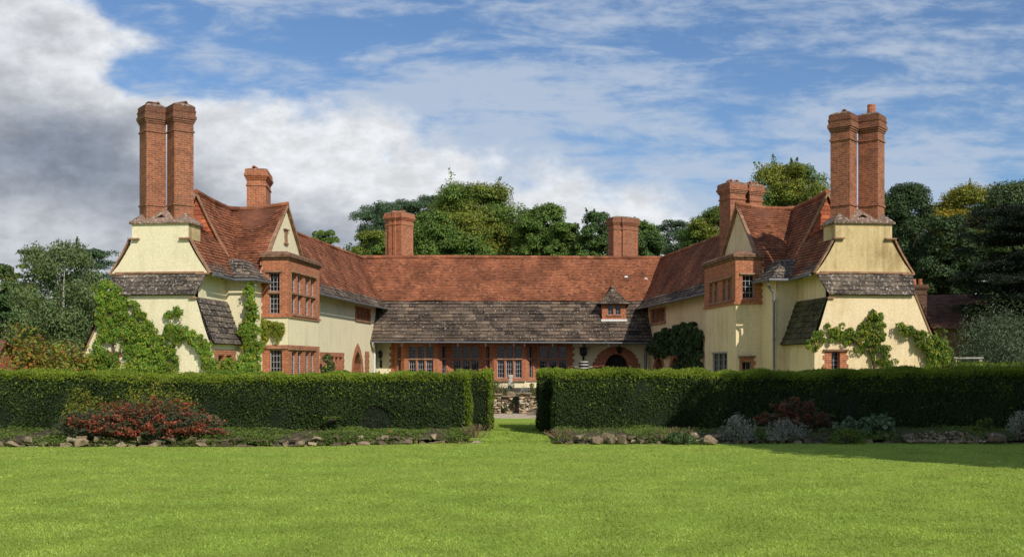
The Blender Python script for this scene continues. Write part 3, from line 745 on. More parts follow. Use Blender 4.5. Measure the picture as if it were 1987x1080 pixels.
    for k, pc in enumerate((-2.93, -1.85)):
        c = W.pt(21.98, pc, 0); c.z = 0; top = 11.62 if left else 11.3
        h = .365
        mb = MB()
        shaft(mb, c, a1, a2, [(7.2, h), (7.93, h), (7.93, h + .035), (8.0, h + .035), (8.0, h), (top - .96, h), (top - .96, h + .035), (top - .90, h + .035), (top - .90, h), (top - .62, h), (top - .62, h + .03), (top - .55, h + .03), (top - .55, h + .06), (top - .48, h + .06), (top - .48, h + .09), (top - .36, h + .09), (top - .36, h + .06), (top - .22, h + .06), (top - .22, h + .075), (top - .16, h + .075), (top - .16, h + .05), (top, h + .05)])
        shf = mb.build('chimney_shaft', M['brick_old'], stack)
        mb = MB(); capslab(mb, c, a1, a2, h + .02, h + .02, top + .001, .12); cpo = mb.build('flaunching', M['weather'], stack)
        if left or k == 1:
            if left:
                saddle(stack, c + W.dirv(0, .08), W.dirv(.4, .9), None, top + .08, 'cap')
                if k == 0:
                    m2 = MB(); tl = Fr(c, a1, a2); m2.box(tl, -.28, .05, top + .2, top + .235, -.15, .17); m2.build('chimney_pot', M['cap'], stack)
            else:
                saddle(stack, c, W.dirv(1, .35), None, top + .08, 'cap')
        else:
            m2 = MB(); n = 14
            def circ(r, z): return [c + Vector((math.cos(2 * math.pi * j / n) * r, math.sin(2 * math.pi * j / n) * r, z)) for j in range(n)]
            m2.rings([circ(.17, top + .03), circ(.155, top + .2), circ(.14, top + .38), circ(.15, top + .4), circ(.15, top + .45), circ(.11, top + .45), circ(.11, top + .2)], True, True)
            m2.build('chimney_pot', M['pot'], stack)
    # ---- roofs of the end block
    rz = 8.85
    # main inner slope of the head (C), concave
    C = [(0, 5.42), (.30, 5.80), (.62, 6.42), (1.0, 7.10), (1.45, 7.92), (1.9, 8.80)]
    roof('roof', house, lambda e, r, z: W.pt(e, -.50 - r, z + .10 * max(0, (e - 16.5) / 2.7) ** 1.5 * max(0, (z - 7) / 1.8)), 15.2, 19.28, C, .145, .18, M['tile'], .036, None, .007, .12, tone=(.12, .88), sag=.025)
    roof('roof', house, lambda e, r, z: W.pt(e, -4.30 + r, z + .10 * max(0, (e - 16.5) / 2.7) ** 1.5 * max(0, (z - 7) / 1.8)), 13, 19.28, C, .25, .34, M['tile'], .024, None, .006, .12, sag=.015)
    # verge boards and tile-hung gable
    prof = [(-.5 - r, z) for r, z in C] ; prof2 = [(-4.3 + r, z) for r, z in C]
    gp = prof + prof2[::-1][1:]
    mb = MB(); wall(mb, W.end(19.16), [(u, z + (.08 if 6 < z else 0)) for u, z in gp[::-1]], (), .1)
    mb.build('gable_wall', M['tile_hung'], house)
    hm = M['tile_hung']
    def hul(f):
        z = 6.3 + 2.45 * f
        for k in range(len(C) - 1):
            if C[k][1] <= z <= C[k + 1][1]:
                x = C[k][0] + (C[k + 1][0] - C[k][0]) * (z - C[k][1]) / (C[k + 1][1] - C[k][1]); break
        return (-4.3 + x + .06, -.5 - x - .06)
    roof('hung_tiling', house, lambda e, r, z: W.pt(19.22 - r, e, z), -3, -1, [(0, 6.3), (.02, 8.75)], .17, .22, hm, .03, hul, .004, .1, deck=False, sag=.003)
    vb_ = MB()
    for (pa) in (prof, prof2):
        for k in range(1, len(pa) - 1):
            a, b = pa[k], pa[k + 1]
            lift = lambda z: .10 * max(0, (19.28 - 16.5) / 2.7) ** 1.5 * max(0, (z - 7) / 1.8)
            r0 = [W.pt(19.2, a[0], a[1] - .10 + lift(a[1])), W.pt(19.2, b[0], b[1] - .10 + lift(b[1])), W.pt(19.2, b[0], b[1] + .05 + lift(b[1])), W.pt(19.2, a[0], a[1] + .05 + lift(a[1]))]
            r1 = [v + W.dirv(.13, 0) for v in r0]; vb_.rings([r0, r1])
    vb_.build('verge', M['coping'], house)
    # forward slope (D) below the tile-hung gable
    D = [(0, 5.42), (.30, 5.80), (.58, 6.30), (.95, 6.85), (1.25, 7.15), (1.9, 7.6)]
    roof('roof', house, lambda e, r, z: W.pt(e, -.50 - r, z), 19.1, 22.42, D, .145, .18, M['tile'], .036, None, .007, .12, tone=(.12, .88), sag=.025)
    roof('roof', house, lambda e, r, z: W.pt(e, -4.30 + r, z), 19.1, 22.42, D, .25, .34, M['tile'], .024, None, .006, .12, sag=.015)
    # cross gable slopes (B), concave
    B = [(0, 5.60), (.35, 6.05), (.9, 6.78), (1.6, 7.60), (2.3, 8.36), (3.05, 8.93)]
    B = [(0, 5.55), (.35, 6.08), (.8, 6.72), (1.4, 7.38), (2.2, 8.15), (3.0, 8.92)]
    sagz = lambda e, z: -0.16 * math.sin(math.pi * min(1, max(0, (.1 - e) / 2.6))) * max(0, (z - 6) / 3) + (.05 if e > -.2 else 0) * max(0, (z - 8) / 1)
    roof('roof', house, lambda e, r, z: W.pt(18.62 - r, e, z + sagz(e, z)), -2.6, .12, B, .145, .18, M['tile'], .036, None, .007, .12, tone=(.12, .88), sag=.025)
    roof('roof', house, lambda e, r, z: W.pt(12.62 + r, e, z + sagz(e, z)), -2.6, .12, B, .145, .18, M['tile'], .036, None, .007, .12, tone=(.12, .88), sag=.025)
    vb_ = MB()
    for sd in (0, 1):
        for k in range(len(B) - 1):
            f_ = (lambda r: 18.62 - r) if sd == 0 else (lambda r: 12.62 + r)
            a, b = B[k], B[k + 1]
            q0 = [W.pt(f_(a[0]), .02, a[1] - .09), W.pt(f_(b[0]), .02, b[1] - .09), W.pt(f_(b[0]), .02, b[1] + .055), W.pt(f_(a[0]), .02, a[1] + .055)]
            vb_.rings([q0, [v + W.dirv(0, .125) for v in q0]])
    vb_.build('verge', M['coping'], house)
    ridge(house, [W.pt(15.62, .14, 8.98), W.pt(15.62, -.5, 8.90), W.pt(15.62, -1.2, 8.80), W.pt(15.7, -2.0, 8.78), W.pt(16.0, -2.4, 8.78)], .11)
    ridge(house, [W.pt(19.33, -2.4, 8.95), W.pt(18.2, -2.4, 8.86), W.pt(17.0, -2.4, 8.80), W.pt(16.0, -2.4, 8.78), W.pt(13.4, -2.4, 8.75)], .11)
    # stone-slate eaves of the head: along the side, across the step, and along the gable wall
    E = [(0, 5.40), (.22, 5.60), (.50, 5.98)]
    roof('eaves_slating', house, lambda e, r, z: W.pt(e, -.44 - r, z), 20.0, 22.46, E, .19, .38, M['slate_lich'], .035, None, .008, .35, sag=.01)
    roof('eaves_slating', house, lambda e, r, z: W.pt(20.36 - r, e, z), -.9, .34, [(0, 5.40), (.3, 5.66), (.85, 6.22)], .19, .34, M['slate_lich'], .035, lambda f: (-1.0, .36 - .85 * f), .008, .35, sag=.01)
    roof('eaves_slating', house, lambda e, r, z: W.pt(e, .36 - r, z), 18.3, 20.36, [(0, 5.40), (.3, 5.66), (.85, 6.22)], .19, .34, M['slate_lich'], .035, lambda f: (18.35, 20.36 - .85 * f), .008, .35, sag=.01)
    gt = MB(); gt.tube([W.pt(22.4, -.40, 5.36), W.pt(20.42, -.40, 5.33), W.pt(20.42, .40, 5.33), W.pt(18.5, .42, 5.35)], .055, 8); gt.build('gutter', M['gutter'], house)
    # ---- roof of the long part
    ul = lambda f: (-3.6, 15.4)
    roof('eaves_slating', house, lambda e, r, z: W.pt(e, .62 - r, z), -1.2, 14.6, [(0, 5.33), (.28, 5.53), (.55, 5.92)], .19, .45, M['slate'], .035, None, .008, .35, sag=.015)
    roof('roof', house, lambda e, r, z: W.pt(e, .10 - r, z), -3.6, 15.4, [(0, 5.86), (.4, 6.50), (1.6, 8.52)], .122, .17, M['tile'], .028, None, .005, .12, tone=(.12, .88), sag=.03)
    roof('roof', house, lambda e, r, z: W.pt(e, -3.9 + r, z), -3.6, 15.4, [(0, 5.3), (2.4, 8.52)], .25, .34, M['tile'], .024, None, .005, .12, sag=.02)
    ridge(house, [W.pt(-3.2, -1.5, 8.55), W.pt(4, -1.5, 8.51), W.pt(8, -1.5, 8.49), W.pt(14.5, -1.5, 8.53)], .10)
    gt = MB(); gt.tube([W.pt(14.2, .66, 5.29), W.pt(6, .66, 5.28), W.pt(-.6, .66, 5.29)], .05, 8); gt.build('gutter', M['gutter'], house)
    # ---- downpipes
    dp = MB(); dp.tube([W.pt(20.1, .38, 5.3), W.pt(20.1, .36, 5.12), W.pt(20.03, .12, 4.85), W.pt(20.03, .10, 4.6), W.pt(20.03, .10, -.2)], .05, 10)
    for z in (4.5, 3.0, 1.6): dp.tube([W.pt(20.03, .10, z), W.pt(20.03, .10, z + .08)], .065, 10)
    dp.build('downpipe', M['lead'] if not left else M['gutter'], house)
    return W

WL = make_wing(1)
WR = make_wing(-1)

# ------------------------------------------------------------------ main range
YW = 60.5
cf = Fr((0, YW, 0), (1, 0, 0), (0, -1, 0))
sillz, headz = 1.12, 3.30
arcx, archw, arct = 6.13, .66, 2.62
dorm = [(5.0, ZB), (7.36, ZB), (7.36, 2.2), (7.2, 2.55), (6.75, 2.93), (6.13, 3.08), (5.5, 2.93), (5.05, 2.55), (4.9, 2.2)]
mb = MB()
wall(mb, cf, [(-8.3, ZB), (-7.0, ZB), (-7.0, 3.6), (-8.2, 3.6)])
wall(mb, cf, [(3.45, ZB), (8.3, ZB), (8.3, 3.6), (3.45, 3.6)], [[(4.9, ZB + .01), (7.36, ZB + .01), (7.36, 2.2), (7.2, 2.55), (6.75, 2.93), (6.13, 3.08), (5.5, 2.93), (5.05, 2.55), (4.9, 2.2)]], .02)
wall(mb, Fr((-1.8, YW - .02, 0), (1, 0, 0), (0, -1, 0)), [(-5.2, ZB), (5.25, ZB), (5.25, sillz), (-5.2, sillz)])
back = 67.2
mb.face([(-11, back, ZB), (11, back, ZB), (11, back, 3.6), (-11, back, 3.6)])
mb.build('wall', M['stucco'], house)
# window range: two canted bays between flat windows, all brick, under the eaves
poly = [(-7.05, YW), (-6.92, YW), (-6.27, YW - .62), (-4.30, YW - .62), (-3.55, YW), (-1.75, YW), (-1.05, YW - .62), (.80, YW - .62), (1.48, YW), (3.52, YW)]
def lights3(n, a, b, g=.10): 
    lw = (b - a - g * (n - 1)) / n
    return [(a + k * (lw + g), a + k * (lw + g) + lw) for k in range(n)]
spec = {2: (3, .28, 1.69), 3: (1, .30, .60), 1: (1, .30, .60), 4: (3, .12, 1.60), 5: (1, .30, .60), 6: (3, .20, 1.62), 7: (1, .28, .58), 8: (3, .14, 1.72)}
for k in range(len(poly) - 1):
    (x0, y0), (x1, y1) = poly[k], poly[k + 1]
    d = Vector((x1 - x0, y1 - y0, 0)); L = d.length; d.normalize(); nn = Vector((d.y, -d.x, 0))
    fr = Fr((x0, y0, 0), d, nn)
    ls = []
    if k in spec:
        n, a, b = spec[k]
        for (u0, u1) in lights3(n, a, b):
            ls += [(u0, u1, sillz + .15, 2.31), (u0, u1, 2.42, 3.12)]
    mb = MB()
    wall(mb, fr, [(0, sillz), (L, sillz), (L, 3.6), (0, 3.6)], ls, .17)
    nm = 'bay_window' if k in (1, 2, 3, 5, 6, 7) else 'window'
    o = mb.build(nm if ls else 'wall', M['brick'], house)
    if k == 0: pass
    if ls:
        n, a, b = spec[k]
        glaze(fr, [q for q in ls if q[2] > 2], o, .14, 3 if n == 3 else 2, 4)
        glaze(fr, [q for q in ls if q[2] < 2], o, .14, 3 if n == 3 else 2, 4, fw=.035, fmat='frame_light' if k in (3, 6, 2, 5) and n == 3 else 'frame')
        s = MB(); s.box(fr, a - .03, b + .03, 2.33, 2.40, -.1, .04)
        s.box(fr, .02, L - .02, sillz - .06, sillz + .05, -.02, .10 if n == 3 else .06)
        s.build('sill', M['coping'], o)
for seg in ((1, 4), (5, 8)):                          # cream plinth under each canted bay
    bw = MB()
    for k in range(seg[0], seg[1]):
        (x0, y0), (x1, y1) = poly[k], poly[k + 1]
        bw.face([(x0, y0 + .01, ZB), (x1, y1 + .01, ZB), (x1, y1 + .01, sillz), (x0, y0 + .01, sillz)])
    bw.build('wall', M['stucco'], house)
for side in (0, 1):
    qn = MB()
    for k in range(12):
        z = 1.1 + k * .18; w_ = .2 if k % 2 == 0 else .09
        if side == 0: qn.box(cf, -7.0 - w_, -7.0, z, z + .18, 0, .03)
        else: qn.box(cf, 3.45, 3.46 + w_, z, z + .18, 0, .03)
    qn.build('quoin', M['brick'], house)
# porch arch
ia = [(arcx + archw * math.cos(math.pi * k / 14), 1.85 + .80 * math.sin(math.pi * k / 14)) for k in range(15)]
inner = [(arcx - archw, ZB), (arcx + archw, ZB)] + ia
outer = [(4.86, ZB), (7.4, ZB), (7.52, ZB), (7.52, 2.1), (7.40, 2.1), (7.40, 2.42), (7.28, 2.42), (7.28, 2.58), (6.98, 2.84), (6.6, 3.04), (6.13, 3.12), (5.66, 3.04), (5.28, 2.84), (4.98, 2.58), (4.98, 2.42), (4.86, 2.42), (4.86, 2.2), (4.74, 2.2), (4.74, 1.9), (4.86, 1.9), (4.86, 1.6), (4.74, 1.6), (4.74, 1.3), (4.86, 1.3)]
mb = MB(); wall(mb, cf, outer, [[(arcx - archw, ZB + .01), (arcx + archw, ZB + .01)] + ia], .55, .03)
for k in range(len(outer)):
    a, b = outer[k], outer[(k + 1) % len(outer)]; mb.face([cf(a[0], a[1], .03), cf(b[0], b[1], .03), cf(b[0], b[1], -.02), cf(a[0], a[1], -.02)])
for k in range(14):                                   # stepped inner order of the arch
    a0, a1 = math.pi * k / 14, math.pi * (k + 1) / 14
    q0 = [(arcx + r_ * 1.0 * math.cos(a), 1.85 + (r_ + .14) * math.sin(a)) for r_, a in ((archw + .34, a0), (archw + .34, a1), (archw + .02, a1), (archw + .02, a0))]
    mb.rings([[cf(u, z, .03) for u, z in q0], [cf(u, z, .075) for u, z in q0]])
arch = mb.build('porch_arch', M['brick'], house)
mb = MB(); mb.box(cf, arcx - archw - .1, arcx + archw + .1, ZB, 2.7, -.62, -.54)
dr = mb.build('door', M['dark'], arch)
# roof of the range
roof('roof', house, lambda e, r, z: (e, 59.0 + r, z), -8.15, 8.15, [(0, 3.37), (.35, 3.72), (2.02, 5.80)], .265, .52, M['slate'], .06, lambda f: (-8.12 + .05 * f, 8.08 - .05 * f), .014, .45, sag=.02)
roof('roof', house, lambda e, r, z: (e, 60.95 + r, z), -9.6, 9.6, [(0, 5.80), (2.15, 8.57)], .13, .17, M['tile'], .026, None, .005, .12, tone=(.12, .88), sag=.04)
roof('roof', house, lambda e, r, z: (e, 67.4 - r, z), -9.6, 9.6, [(0, 3.4), (4.3, 8.57)], .3, .4, M['tile'], .022, None, .005, .12, sag=.03)
ridge(house, [(-9.3, 63.1, 8.60), (-4, 63.1, 8.62), (2, 63.1, 8.58), (9.3, 63.1, 8.56)], .12)
gt = MB(); gt.tube([(-8.1, 58.93, 3.33), (0, 58.93, 3.31), (8.05, 58.93, 3.27)], .05, 8)
k = -7.9
while k < 8: gt.box(cf, k - .012, k + .012, 3.08, 3.33, 1.55, 1.575); k += (1.6 if int(k * 10) % 2 else .62)
gt.build('gutter', M['gutter'], house)
sf = MB(); sf.face([(-8.1, 58.98, 3.33), (8.1, 58.98, 3.33), (8.1, 60.52, 3.36), (-8.1, 60.52, 3.36)]); sf.build('soffit', M['dark'], house)
for x, mt in ((-7.96, 'whitelead'), (7.72, 'lead')):
    dp = MB(); dp.tube([(x, 58.95, 3.3), (x, 59.1, 3.1), (x, 59.55, 2.95), (x, 59.6, 2.8), (x, 59.6, -.2)], .075, 10); dp.build('downpipe', M[mt], house)
dp = MB(); dp.tube([(4.18, 58.95, 3.3), (4.18, 60.0, 3.05), (4.18, 60.38, 2.9), (4.18, 60.38, 2.3)], .06, 10)
hb = Fr((4.18, 60.38, 0), (1, 0, 0), (0, -1, 0))
dp.rings([[hb(u * e, z, v * e * .8) for u, v in ((-1, -1), (1, -1), (1, 1), (-1, 1))] for z, e in ((2.55, .1), (2.68, .2), (2.98, .2), (3.0, .24), (3.04, .24))])
dp.build('downpipe', M['black'], house)
# dormer
dm = MB(); df = Fr((5.94, 60.0, 0), (1, 0, 0), (0, -1, 0))
dl = [(-.36, -.05, 4.95, 5.50), (.07, .38, 4.95, 5.50)]
wall(dm, df, [(-.70, 4.68), (.70, 4.68), (.70, 5.62), (-.70, 5.62)], dl, .12)
dm.face([(5.24, 60.0, 4.68), (5.24, 61.3, 4.68), (5.24, 61.3, 5.62), (5.24, 60.0, 5.62)]); dm.face([(6.64, 60.0, 4.68), (6.64, 61.3, 4.68), (6.64, 61.3, 5.62), (6.64, 60.0, 5.62)])
dorm_o = dm.build('dormer', M['brick'], house)
glaze(df, dl, dorm_o, .09, 2, 3)
s = MB(); s.box(df, -.76, .76, 4.56, 4.68, -.2, .07); s.build('flashing', M['white'], dorm_o)
s = MB(); s.box(df, -.45, .45, 4.86, 4.92, 0, .06); s.build('sill', M['coping'], dorm_o)
roof('dormer_roof', dorm_o, lambda e, r, z: (e, 59.72 + r, z), 5.0, 6.88, [(0, 5.56), (.35, 5.82), (1.0, 6.62)], .19, .3, M['slate'], .03, lambda f: (5.0 + .93 * f, 6.88 - .93 * f), .006, .3, sag=.004)
roof('dormer_roof', dorm_o, lambda e, r, z: (5.0 + r, e, z), 59.7, 61.8, [(0, 5.56), (.35, 5.82), (.94, 6.62)], .19, .3, M['slate'], .03, lambda f: (59.72 + 1.0 * f, 62.2), .006, .3, sag=.004)
roof('dormer_roof', dorm_o, lambda e, r, z: (6.88 - r, e, z), 59.7, 61.8, [(0, 5.56), (.35, 5.82), (.94, 6.62)], .19, .3, M['slate'], .03, lambda f: (59.72 + 1.0 * f, 62.2), .006, .3, sag=.004)
s = MB(); s.tube([(5.94, 60.7, 6.60), (5.94, 61.7, 6.66)], .09, 8); s.build('ridge_tile', M['slate_lich'], dorm_o)
for px, py in ((1215, 536), (1253, 540)):             # little lead vents on the tiles
    p = at(px, py, 62.0); yy = 60.95 + (p[2] - 5.8) / 1.288; x = (px - CX) / F * yy
    s = MB(); vf = Fr((x, yy, 0), (1, 0, 0), (0, -1, 0)); z = p[2]
    s.rings([[vf(u, z - .06, d_) for u, d_ in ((-.13, .10), (.13, .10), (.13, -.06), (-.13, -.06))], [vf(u, z + .05, d_) for u, d_ in ((-.05, .06), (.05, .06), (.05, -.1), (-.05, -.1))]])
    s.build('roof_vent', M['whitelead'], house)

# ------------------------------------------------------------------ other chimneys
X_, Y_ = Vector((1, 0, 0)), Vector((0, 1, 0))
def ribbed(cx, cy, rot, ha, hb, z0, z1, mat, ribs, pots, name='chimney_stack'):
    ax = Vector((math.cos(rot), math.sin(rot), 0)); ay = Vector((-ax.y, ax.x, 0)); c = Vector((cx, cy, 0))
    mb = MB(); oblong(mb, c, ax, ay, ha, hb, z0, z1)
    for (k, sd, wdt) in ribs:                         # projecting piers that run right up through the head
        if sd == 'f': oblong(mb, c + ax * k - ay * hb, ax, ay, wdt, .10, z0, z1 - .012)
        else: oblong(mb, c - ax * ha * sd + ay * k, ax, ay, .10, wdt, z0, z1 - .012)
    o = mb.build(name, M[mat], house)
    mb = MB(); capslab(mb, c, ax, ay, ha + .06, hb + .06, z1 - .029, .12); mb.build('flaunching', M['weather'], o)
    for (a, b, dr) in pots: saddle(o, c + ax * a + ay * b, ax * math.cos(dr) + ay * math.sin(dr), None, z1 + .06)
    return o
# on the main ridge: left one turned slightly with ribs, right one of two shafts
p = at(775, 415, 64.1); ribbed(p[0], 64.1, R(-32), .62, .60, 7.2, p[2], 'brick', [(-.18, 'f', .13), (.12, 'f', .09), (-.1, 1, .12)], [(0, .1, .3), (-.25, -.15, 1.2), (.25, 0, .1)])
p = at(1207, 424, 63.9); ribbed(p[0] - .12, 63.8, R(20), .66, .42, 7.2, p[2], 'brick_old', [(-.05, 'f', .035)], [])
ax = Vector((math.cos(R(20)), math.sin(R(20)), 0))
p2 = Vector((p[0] + .52, 64.15, 0)); ribbed(p2.x, p2.y, R(20), .36, .40, 7.2, p[2] - .01, 'brick_old', [], [])
# on the wings behind the cross gables
c = WL.pt(13.4, -2.25, 0); o = ribbed(c.x + .24, c.y, R(-83.5) + R(90) , .42, .92, 7.4, 10.78, 'brick', [], [(-.1, -.5, 1.4), (.05, .1, .2)])
cy_ = 47.6; cx_ = (1421 - CX) / F * cy_
ribbed(cx_, cy_, R(24), .42, .42, 6.2, 10.36, 'brick_old', [], [(-.2, -.05, 1.3), (.15, -.05, 1.2)])
ribbed(cx_ + .98, cy_ + .55, R(24), .36, .40, 6.2, 10.36, 'brick_old', [], [(-.15, -.05, 1.2), (.15, -.05, 1.4)])
# ================================================================== GROUND AND GARDEN
mb = MB(); mb.face([(-400, -60, 0), (400, -60, 0), (400, 700, 0), (-400, 700, 0)])
tag(mb.build('lawn', M['lawn']), 'mown grass lawn', kind='structure')
def grid_sheet(name, x0, x1, y0, y1, nx, ny, zf, mat):
    mb = MB(); xs = np.linspace(x0, x1, nx + 1); ys = np.linspace(y0, y1, ny + 1)
    idx = [[mb.vert((x, y, zf(x, y))) for x in xs] for y in ys]
    for j in range(ny):
        for i in range(nx): mb.f.append([idx[j][i], idx[j][i + 1], idx[j + 1][i + 1], idx[j + 1][i]]); mb.r.append(.5)
    return mb.build(name, mat, None, True)
def bedz(x, y):
    return .05 + .17 * min(1, max(0, (y - front(x) - .15) / .4)) + .03 * math.sin(x * 2.1 + y * 3) + .02 * math.sin(x * 5.3)
def front(x):                                         # the line of the stone edging
    if x < 0: return 26.15 + 1.15 * min(1, max(0, (x + 6.0) / 4.0)) ** 1.3
    return 27.0 + .35 * min(1, max(0, (x - 4) / 6)) - .25 * min(1, max(0, (x - 10) / 5))
def strip(name, x0, x1, ydepth, n, zf, mat):
    mb = MB(); rows = []
    for i in range(n + 1):
        x = x0 + (x1 - x0) * i / n; yf = front(x)
        rows.append([mb.vert((x, yf + t_ * (ydepth - yf), zf(x, yf + t_ * (ydepth - yf)))) for t_ in (0, .06, .12, .25, .5, .75, 1)])
    for i in range(n):
        for j in range(6): mb.f.append([rows[i][j], rows[i + 1][j], rows[i + 1][j + 1], rows[i][j + 1]]); mb.r.append(.5)
    return mb.build(name, mat, None, True)
tag(strip('flower_bed', -18, -1.15, 31.5, 90, bedz, M['soil']), 'soil of the left border', kind='structure')
tag(strip('flower_bed', 1.2, 18.5, 32.2, 90, bedz, M['soil']), 'soil of the right border', kind='structure')
mb = MB(); mb.box(Fr((0, 0, 0), X_, -Y_), -2.6, 2.6, -.2, .012, -43.3, -39.6); tag(mb.build('paving', M['paving']), 'stone paving', kind='structure')
mb = MB(); mb.box(Fr((0, 0, 0), X_, -Y_), -6.5, 6.5, -.2, .70, -59.9, -43.7); tag(mb.build('terrace', M['soil']), 'raised terrace of earth', kind='structure')

# ---- rubble stones
def rock(mb, c, sx, sy, sz, rot=0, r=.5, n=13):
    bm = bmesh.new()
    for _ in range(n):
        v = Vector((random.uniform(-1, 1), random.uniform(-1, 1), random.uniform(-1, 1)))
        m_ = max(abs(v.x), abs(v.y), abs(v.z)); v = v / m_ * random.uniform(.82, 1)
        v = Vector((v.x * sx / 2, v.y * sy / 2, v.z * sz / 2)); v.rotate(__import__('mathutils').Euler((random.uniform(-.15, .15), random.uniform(-.15, .15), rot)))
        bm.verts.new(Vector(c) + v + Vector((0, 0, sz / 2)))
    bmesh.ops.convex_hull(bm, input=bm.verts)
    vs = {v: mb.vert(v.co) for v in bm.verts}
    for f in bm.faces: mb.f.append([vs[v] for v in f.verts]); mb.r.append(r)
    bm.free()
def edging(x0, x1, label, rows=2, skip=()):
    mb = MB()
    for row in range(rows):
        x = x0
        while x < x1:
            wd = random.uniform(.12, .36)
            if not any(a < x < b for a, b in skip) and not (row and random.random() < .45):
                rock(mb, (x + wd / 2, front(x) + row * .07 + random.uniform(-.05, .05), row * .12 - .02), wd * 1.08, .25, random.uniform(.06, .17) * (1 if random.random() < .7 else .5), random.uniform(-.2, .2), random.random() ** 1.3 * .9)
            x += wd
    return tag(mb.build('stone_edging', M['stone']), label, 'garden edging')
edging(-17, -1.05, 'low dry stone edging of the border left of the grass gap', 2, ())
edging(1.05, 17, 'low dry stone edging of the border right of the grass gap', 2, ())
def boulder(px, py, w_, h_, Y, label, tone=.7):
    mb = MB(); p = at(px, py, Y); rock(mb, (p[0], Y, max(0.0, p[2] - h_ / 2)), w_, w_ * .6, h_ * .85, random.uniform(-.3, .3), tone * .72, 16)
    return tag(mb.build('boulder', M['stone']), label, 'boulder', 'loose boulders on the stone edging')
boulder(158, 860, .36, .24, 26.0, 'white lichened boulder at the far left of the stone edging', 1)
boulder(30, 861, .4, .18, 26.0, 'pale flat boulder at the left end of the stone edging', .95)
boulder(582, 862, .28, .2, 26.0, 'rounded grey boulder midway along the left stone edging', .9)
boulder(1160, 854, .34, .24, 26.85, 'squat tan boulder leaning at the gap end of the right border', .6)
boulder(1186, 853, .24, .34, 26.8, 'upright tan boulder beside two leaning slabs in the right border', .6)
boulder(1178, 845, .30, .30, 27.5, 'grey pointed boulder propped behind the upright tan boulders', .6)
boulder(1208, 854, .24, .30, 26.8, 'upright orange brown boulder right of the tan upright one', .55)
boulder(1345, 850, .30, .34, 27.2, 'small pale boulder lying above the right stone edging', .85)
boulder(1380, 862, .5, .32, 26.7, 'long block of pale stone beside the silver shrub', .8)
boulder(1935, 845, .5, .3, 26.8, 'shaded brown boulder near the silver shrub at the right edge', .3)
# gravel heap
mb = MB()
for _ in range(420):
    x = random.uniform(10.4, 12.6); y = 26.9 + random.random() * .9
    e = 1 - ((x - 11.5) / 1.15) ** 2
    if e <= 0: continue
    rock(mb, (x, y, bedz(x, y) * .6 + .10 * e * (y - 26.9)), random.uniform(.05, .13), .08, random.uniform(.04, .09), random.uniform(0, 3), random.random() ** .6, 8)
tag(mb.build('gravel_heap', M['stone']), 'heap of pale gravel and flints in the shaded right border', kind='stuff')
# courtyard wall, seen through the gap
mb = MB()
for (x0, x1, y0, zt, cap) in ((-2.6, -.90, 43.35, .66, 0), (-.90, -.46, 43.0, .80, 1), (-.46, .28, 43.5, .70, 0), (.28, .76, 43.0, .84, 1), (.76, 2.6, 43.3, .68, 0)):
    z = 0.0
    while z < zt - .03:
        h = random.uniform(.07, .13); x = x0 - random.random() * .1
        while x < x1:
            wd = random.uniform(.12, .34); a, b = max(x, x0), min(x + wd, x1)
            if b - a > .04: rock(mb, ((a + b) / 2, y0 + .12 + random.uniform(-.02, .02), z), (b - a) * 1.06, .28, h * 1.12, 0, random.random(), 14)
            x += wd
        z += h
    mb.box(Fr((0, y0, 0), X_, -Y_), x0 + .01, x1 - .01, 0, zt - .05, -.4, -.1, .1)
    if cap: mb.box(Fr((0, y0, 0), X_, -Y_), x0 - .06, x1 + .06, zt, zt + .05, -.42, .08, .25)
    else: mb.box(Fr((0, y0, 0), X_, -Y_), x0 + .01, x1 - .01, zt, zt + .04, -.42, .04, .35)
tag(mb.build('stone_wall', M['stone_light']), 'low rubble stone wall with two capped piers seen through the hedge gap', 'stone wall')
mb = MB(); rock(mb, (.95, 42.2, .02), .75, .5, .10, 0, .3, 18); rock(mb, (.98, 42.25, .11), .62, .42, .07, 0, .15, 18)
tag(mb.build('stone_step', M['stone']), 'dark flat stone slabs laid in front of the right wall pier', 'stone slab')
p = at(990, 726, 50)
mb = MB(); n = 10
prof = [(.70, .16), (.80, .16), (.82, .12), (1.0, .125), (1.2, .11), (1.38, .115), (1.42, .14), (1.50, .15), (1.56, .15)]
mb.rings([[(p[0] + math.cos(2 * math.pi * j / n) * r_, 50 + math.sin(2 * math.pi * j / n) * r_, z) for j in range(n)] for z, r_ in prof])
tag(mb.build('garden_pedestal', M['pale_stone']), 'short lichen covered stone pedestal standing on the terrace below the windows', 'pedestal')
p = at(991, 766, 43.6); mb = MB(); rock(mb, (p[0], 43.7, .68), .42, .3, .26, .3, .6, 18); tag(mb.build('boulder', M['stone']), 'grey boulder on the terrace edge between the wall piers', 'boulder')

# ---- things by the house
bc = at(1132.5, 719, 59.9); mb = MB(); n = 18; bx, by = bc[0], 59.9
brl = empty('barrel', (bx, by, 1.30), 'dark wooden barrel with white painted hoops under the black rainwater hopper', 'barrel')
def rr(z): return .245 + .045 * (1 - ((z - 1.78) / .48) ** 2)
mb.rings([[(bx + math.cos(2 * math.pi * j / n) * rr(z), by + math.sin(2 * math.pi * j / n) * rr(z), z) for j in range(n)] for z in np.linspace(1.30, 2.24, 9)])
mb.build('barrel_staves', M['dark'], brl)
for z in (1.36, 1.60, 1.84, 2.02, 2.185):
    mb = MB(); mb.rings([[(bx + math.cos(2 * math.pi * j / n) * (rr(zz) + .012), by + math.sin(2 * math.pi * j / n) * (rr(zz) + .012), zz) for j in range(n)] for zz in (z, z + .04)], False, False); mb.build('hoop', M['white'], brl)
mb = MB(); mb.box(Fr((bx, by, 0), X_, -Y_), -.35, .35, .7, 1.3, -.35, .35); tag(mb.build('brick_plinth', M['brick_old']), 'brick plinth under the white hooped barrel by the door', 'plinth')
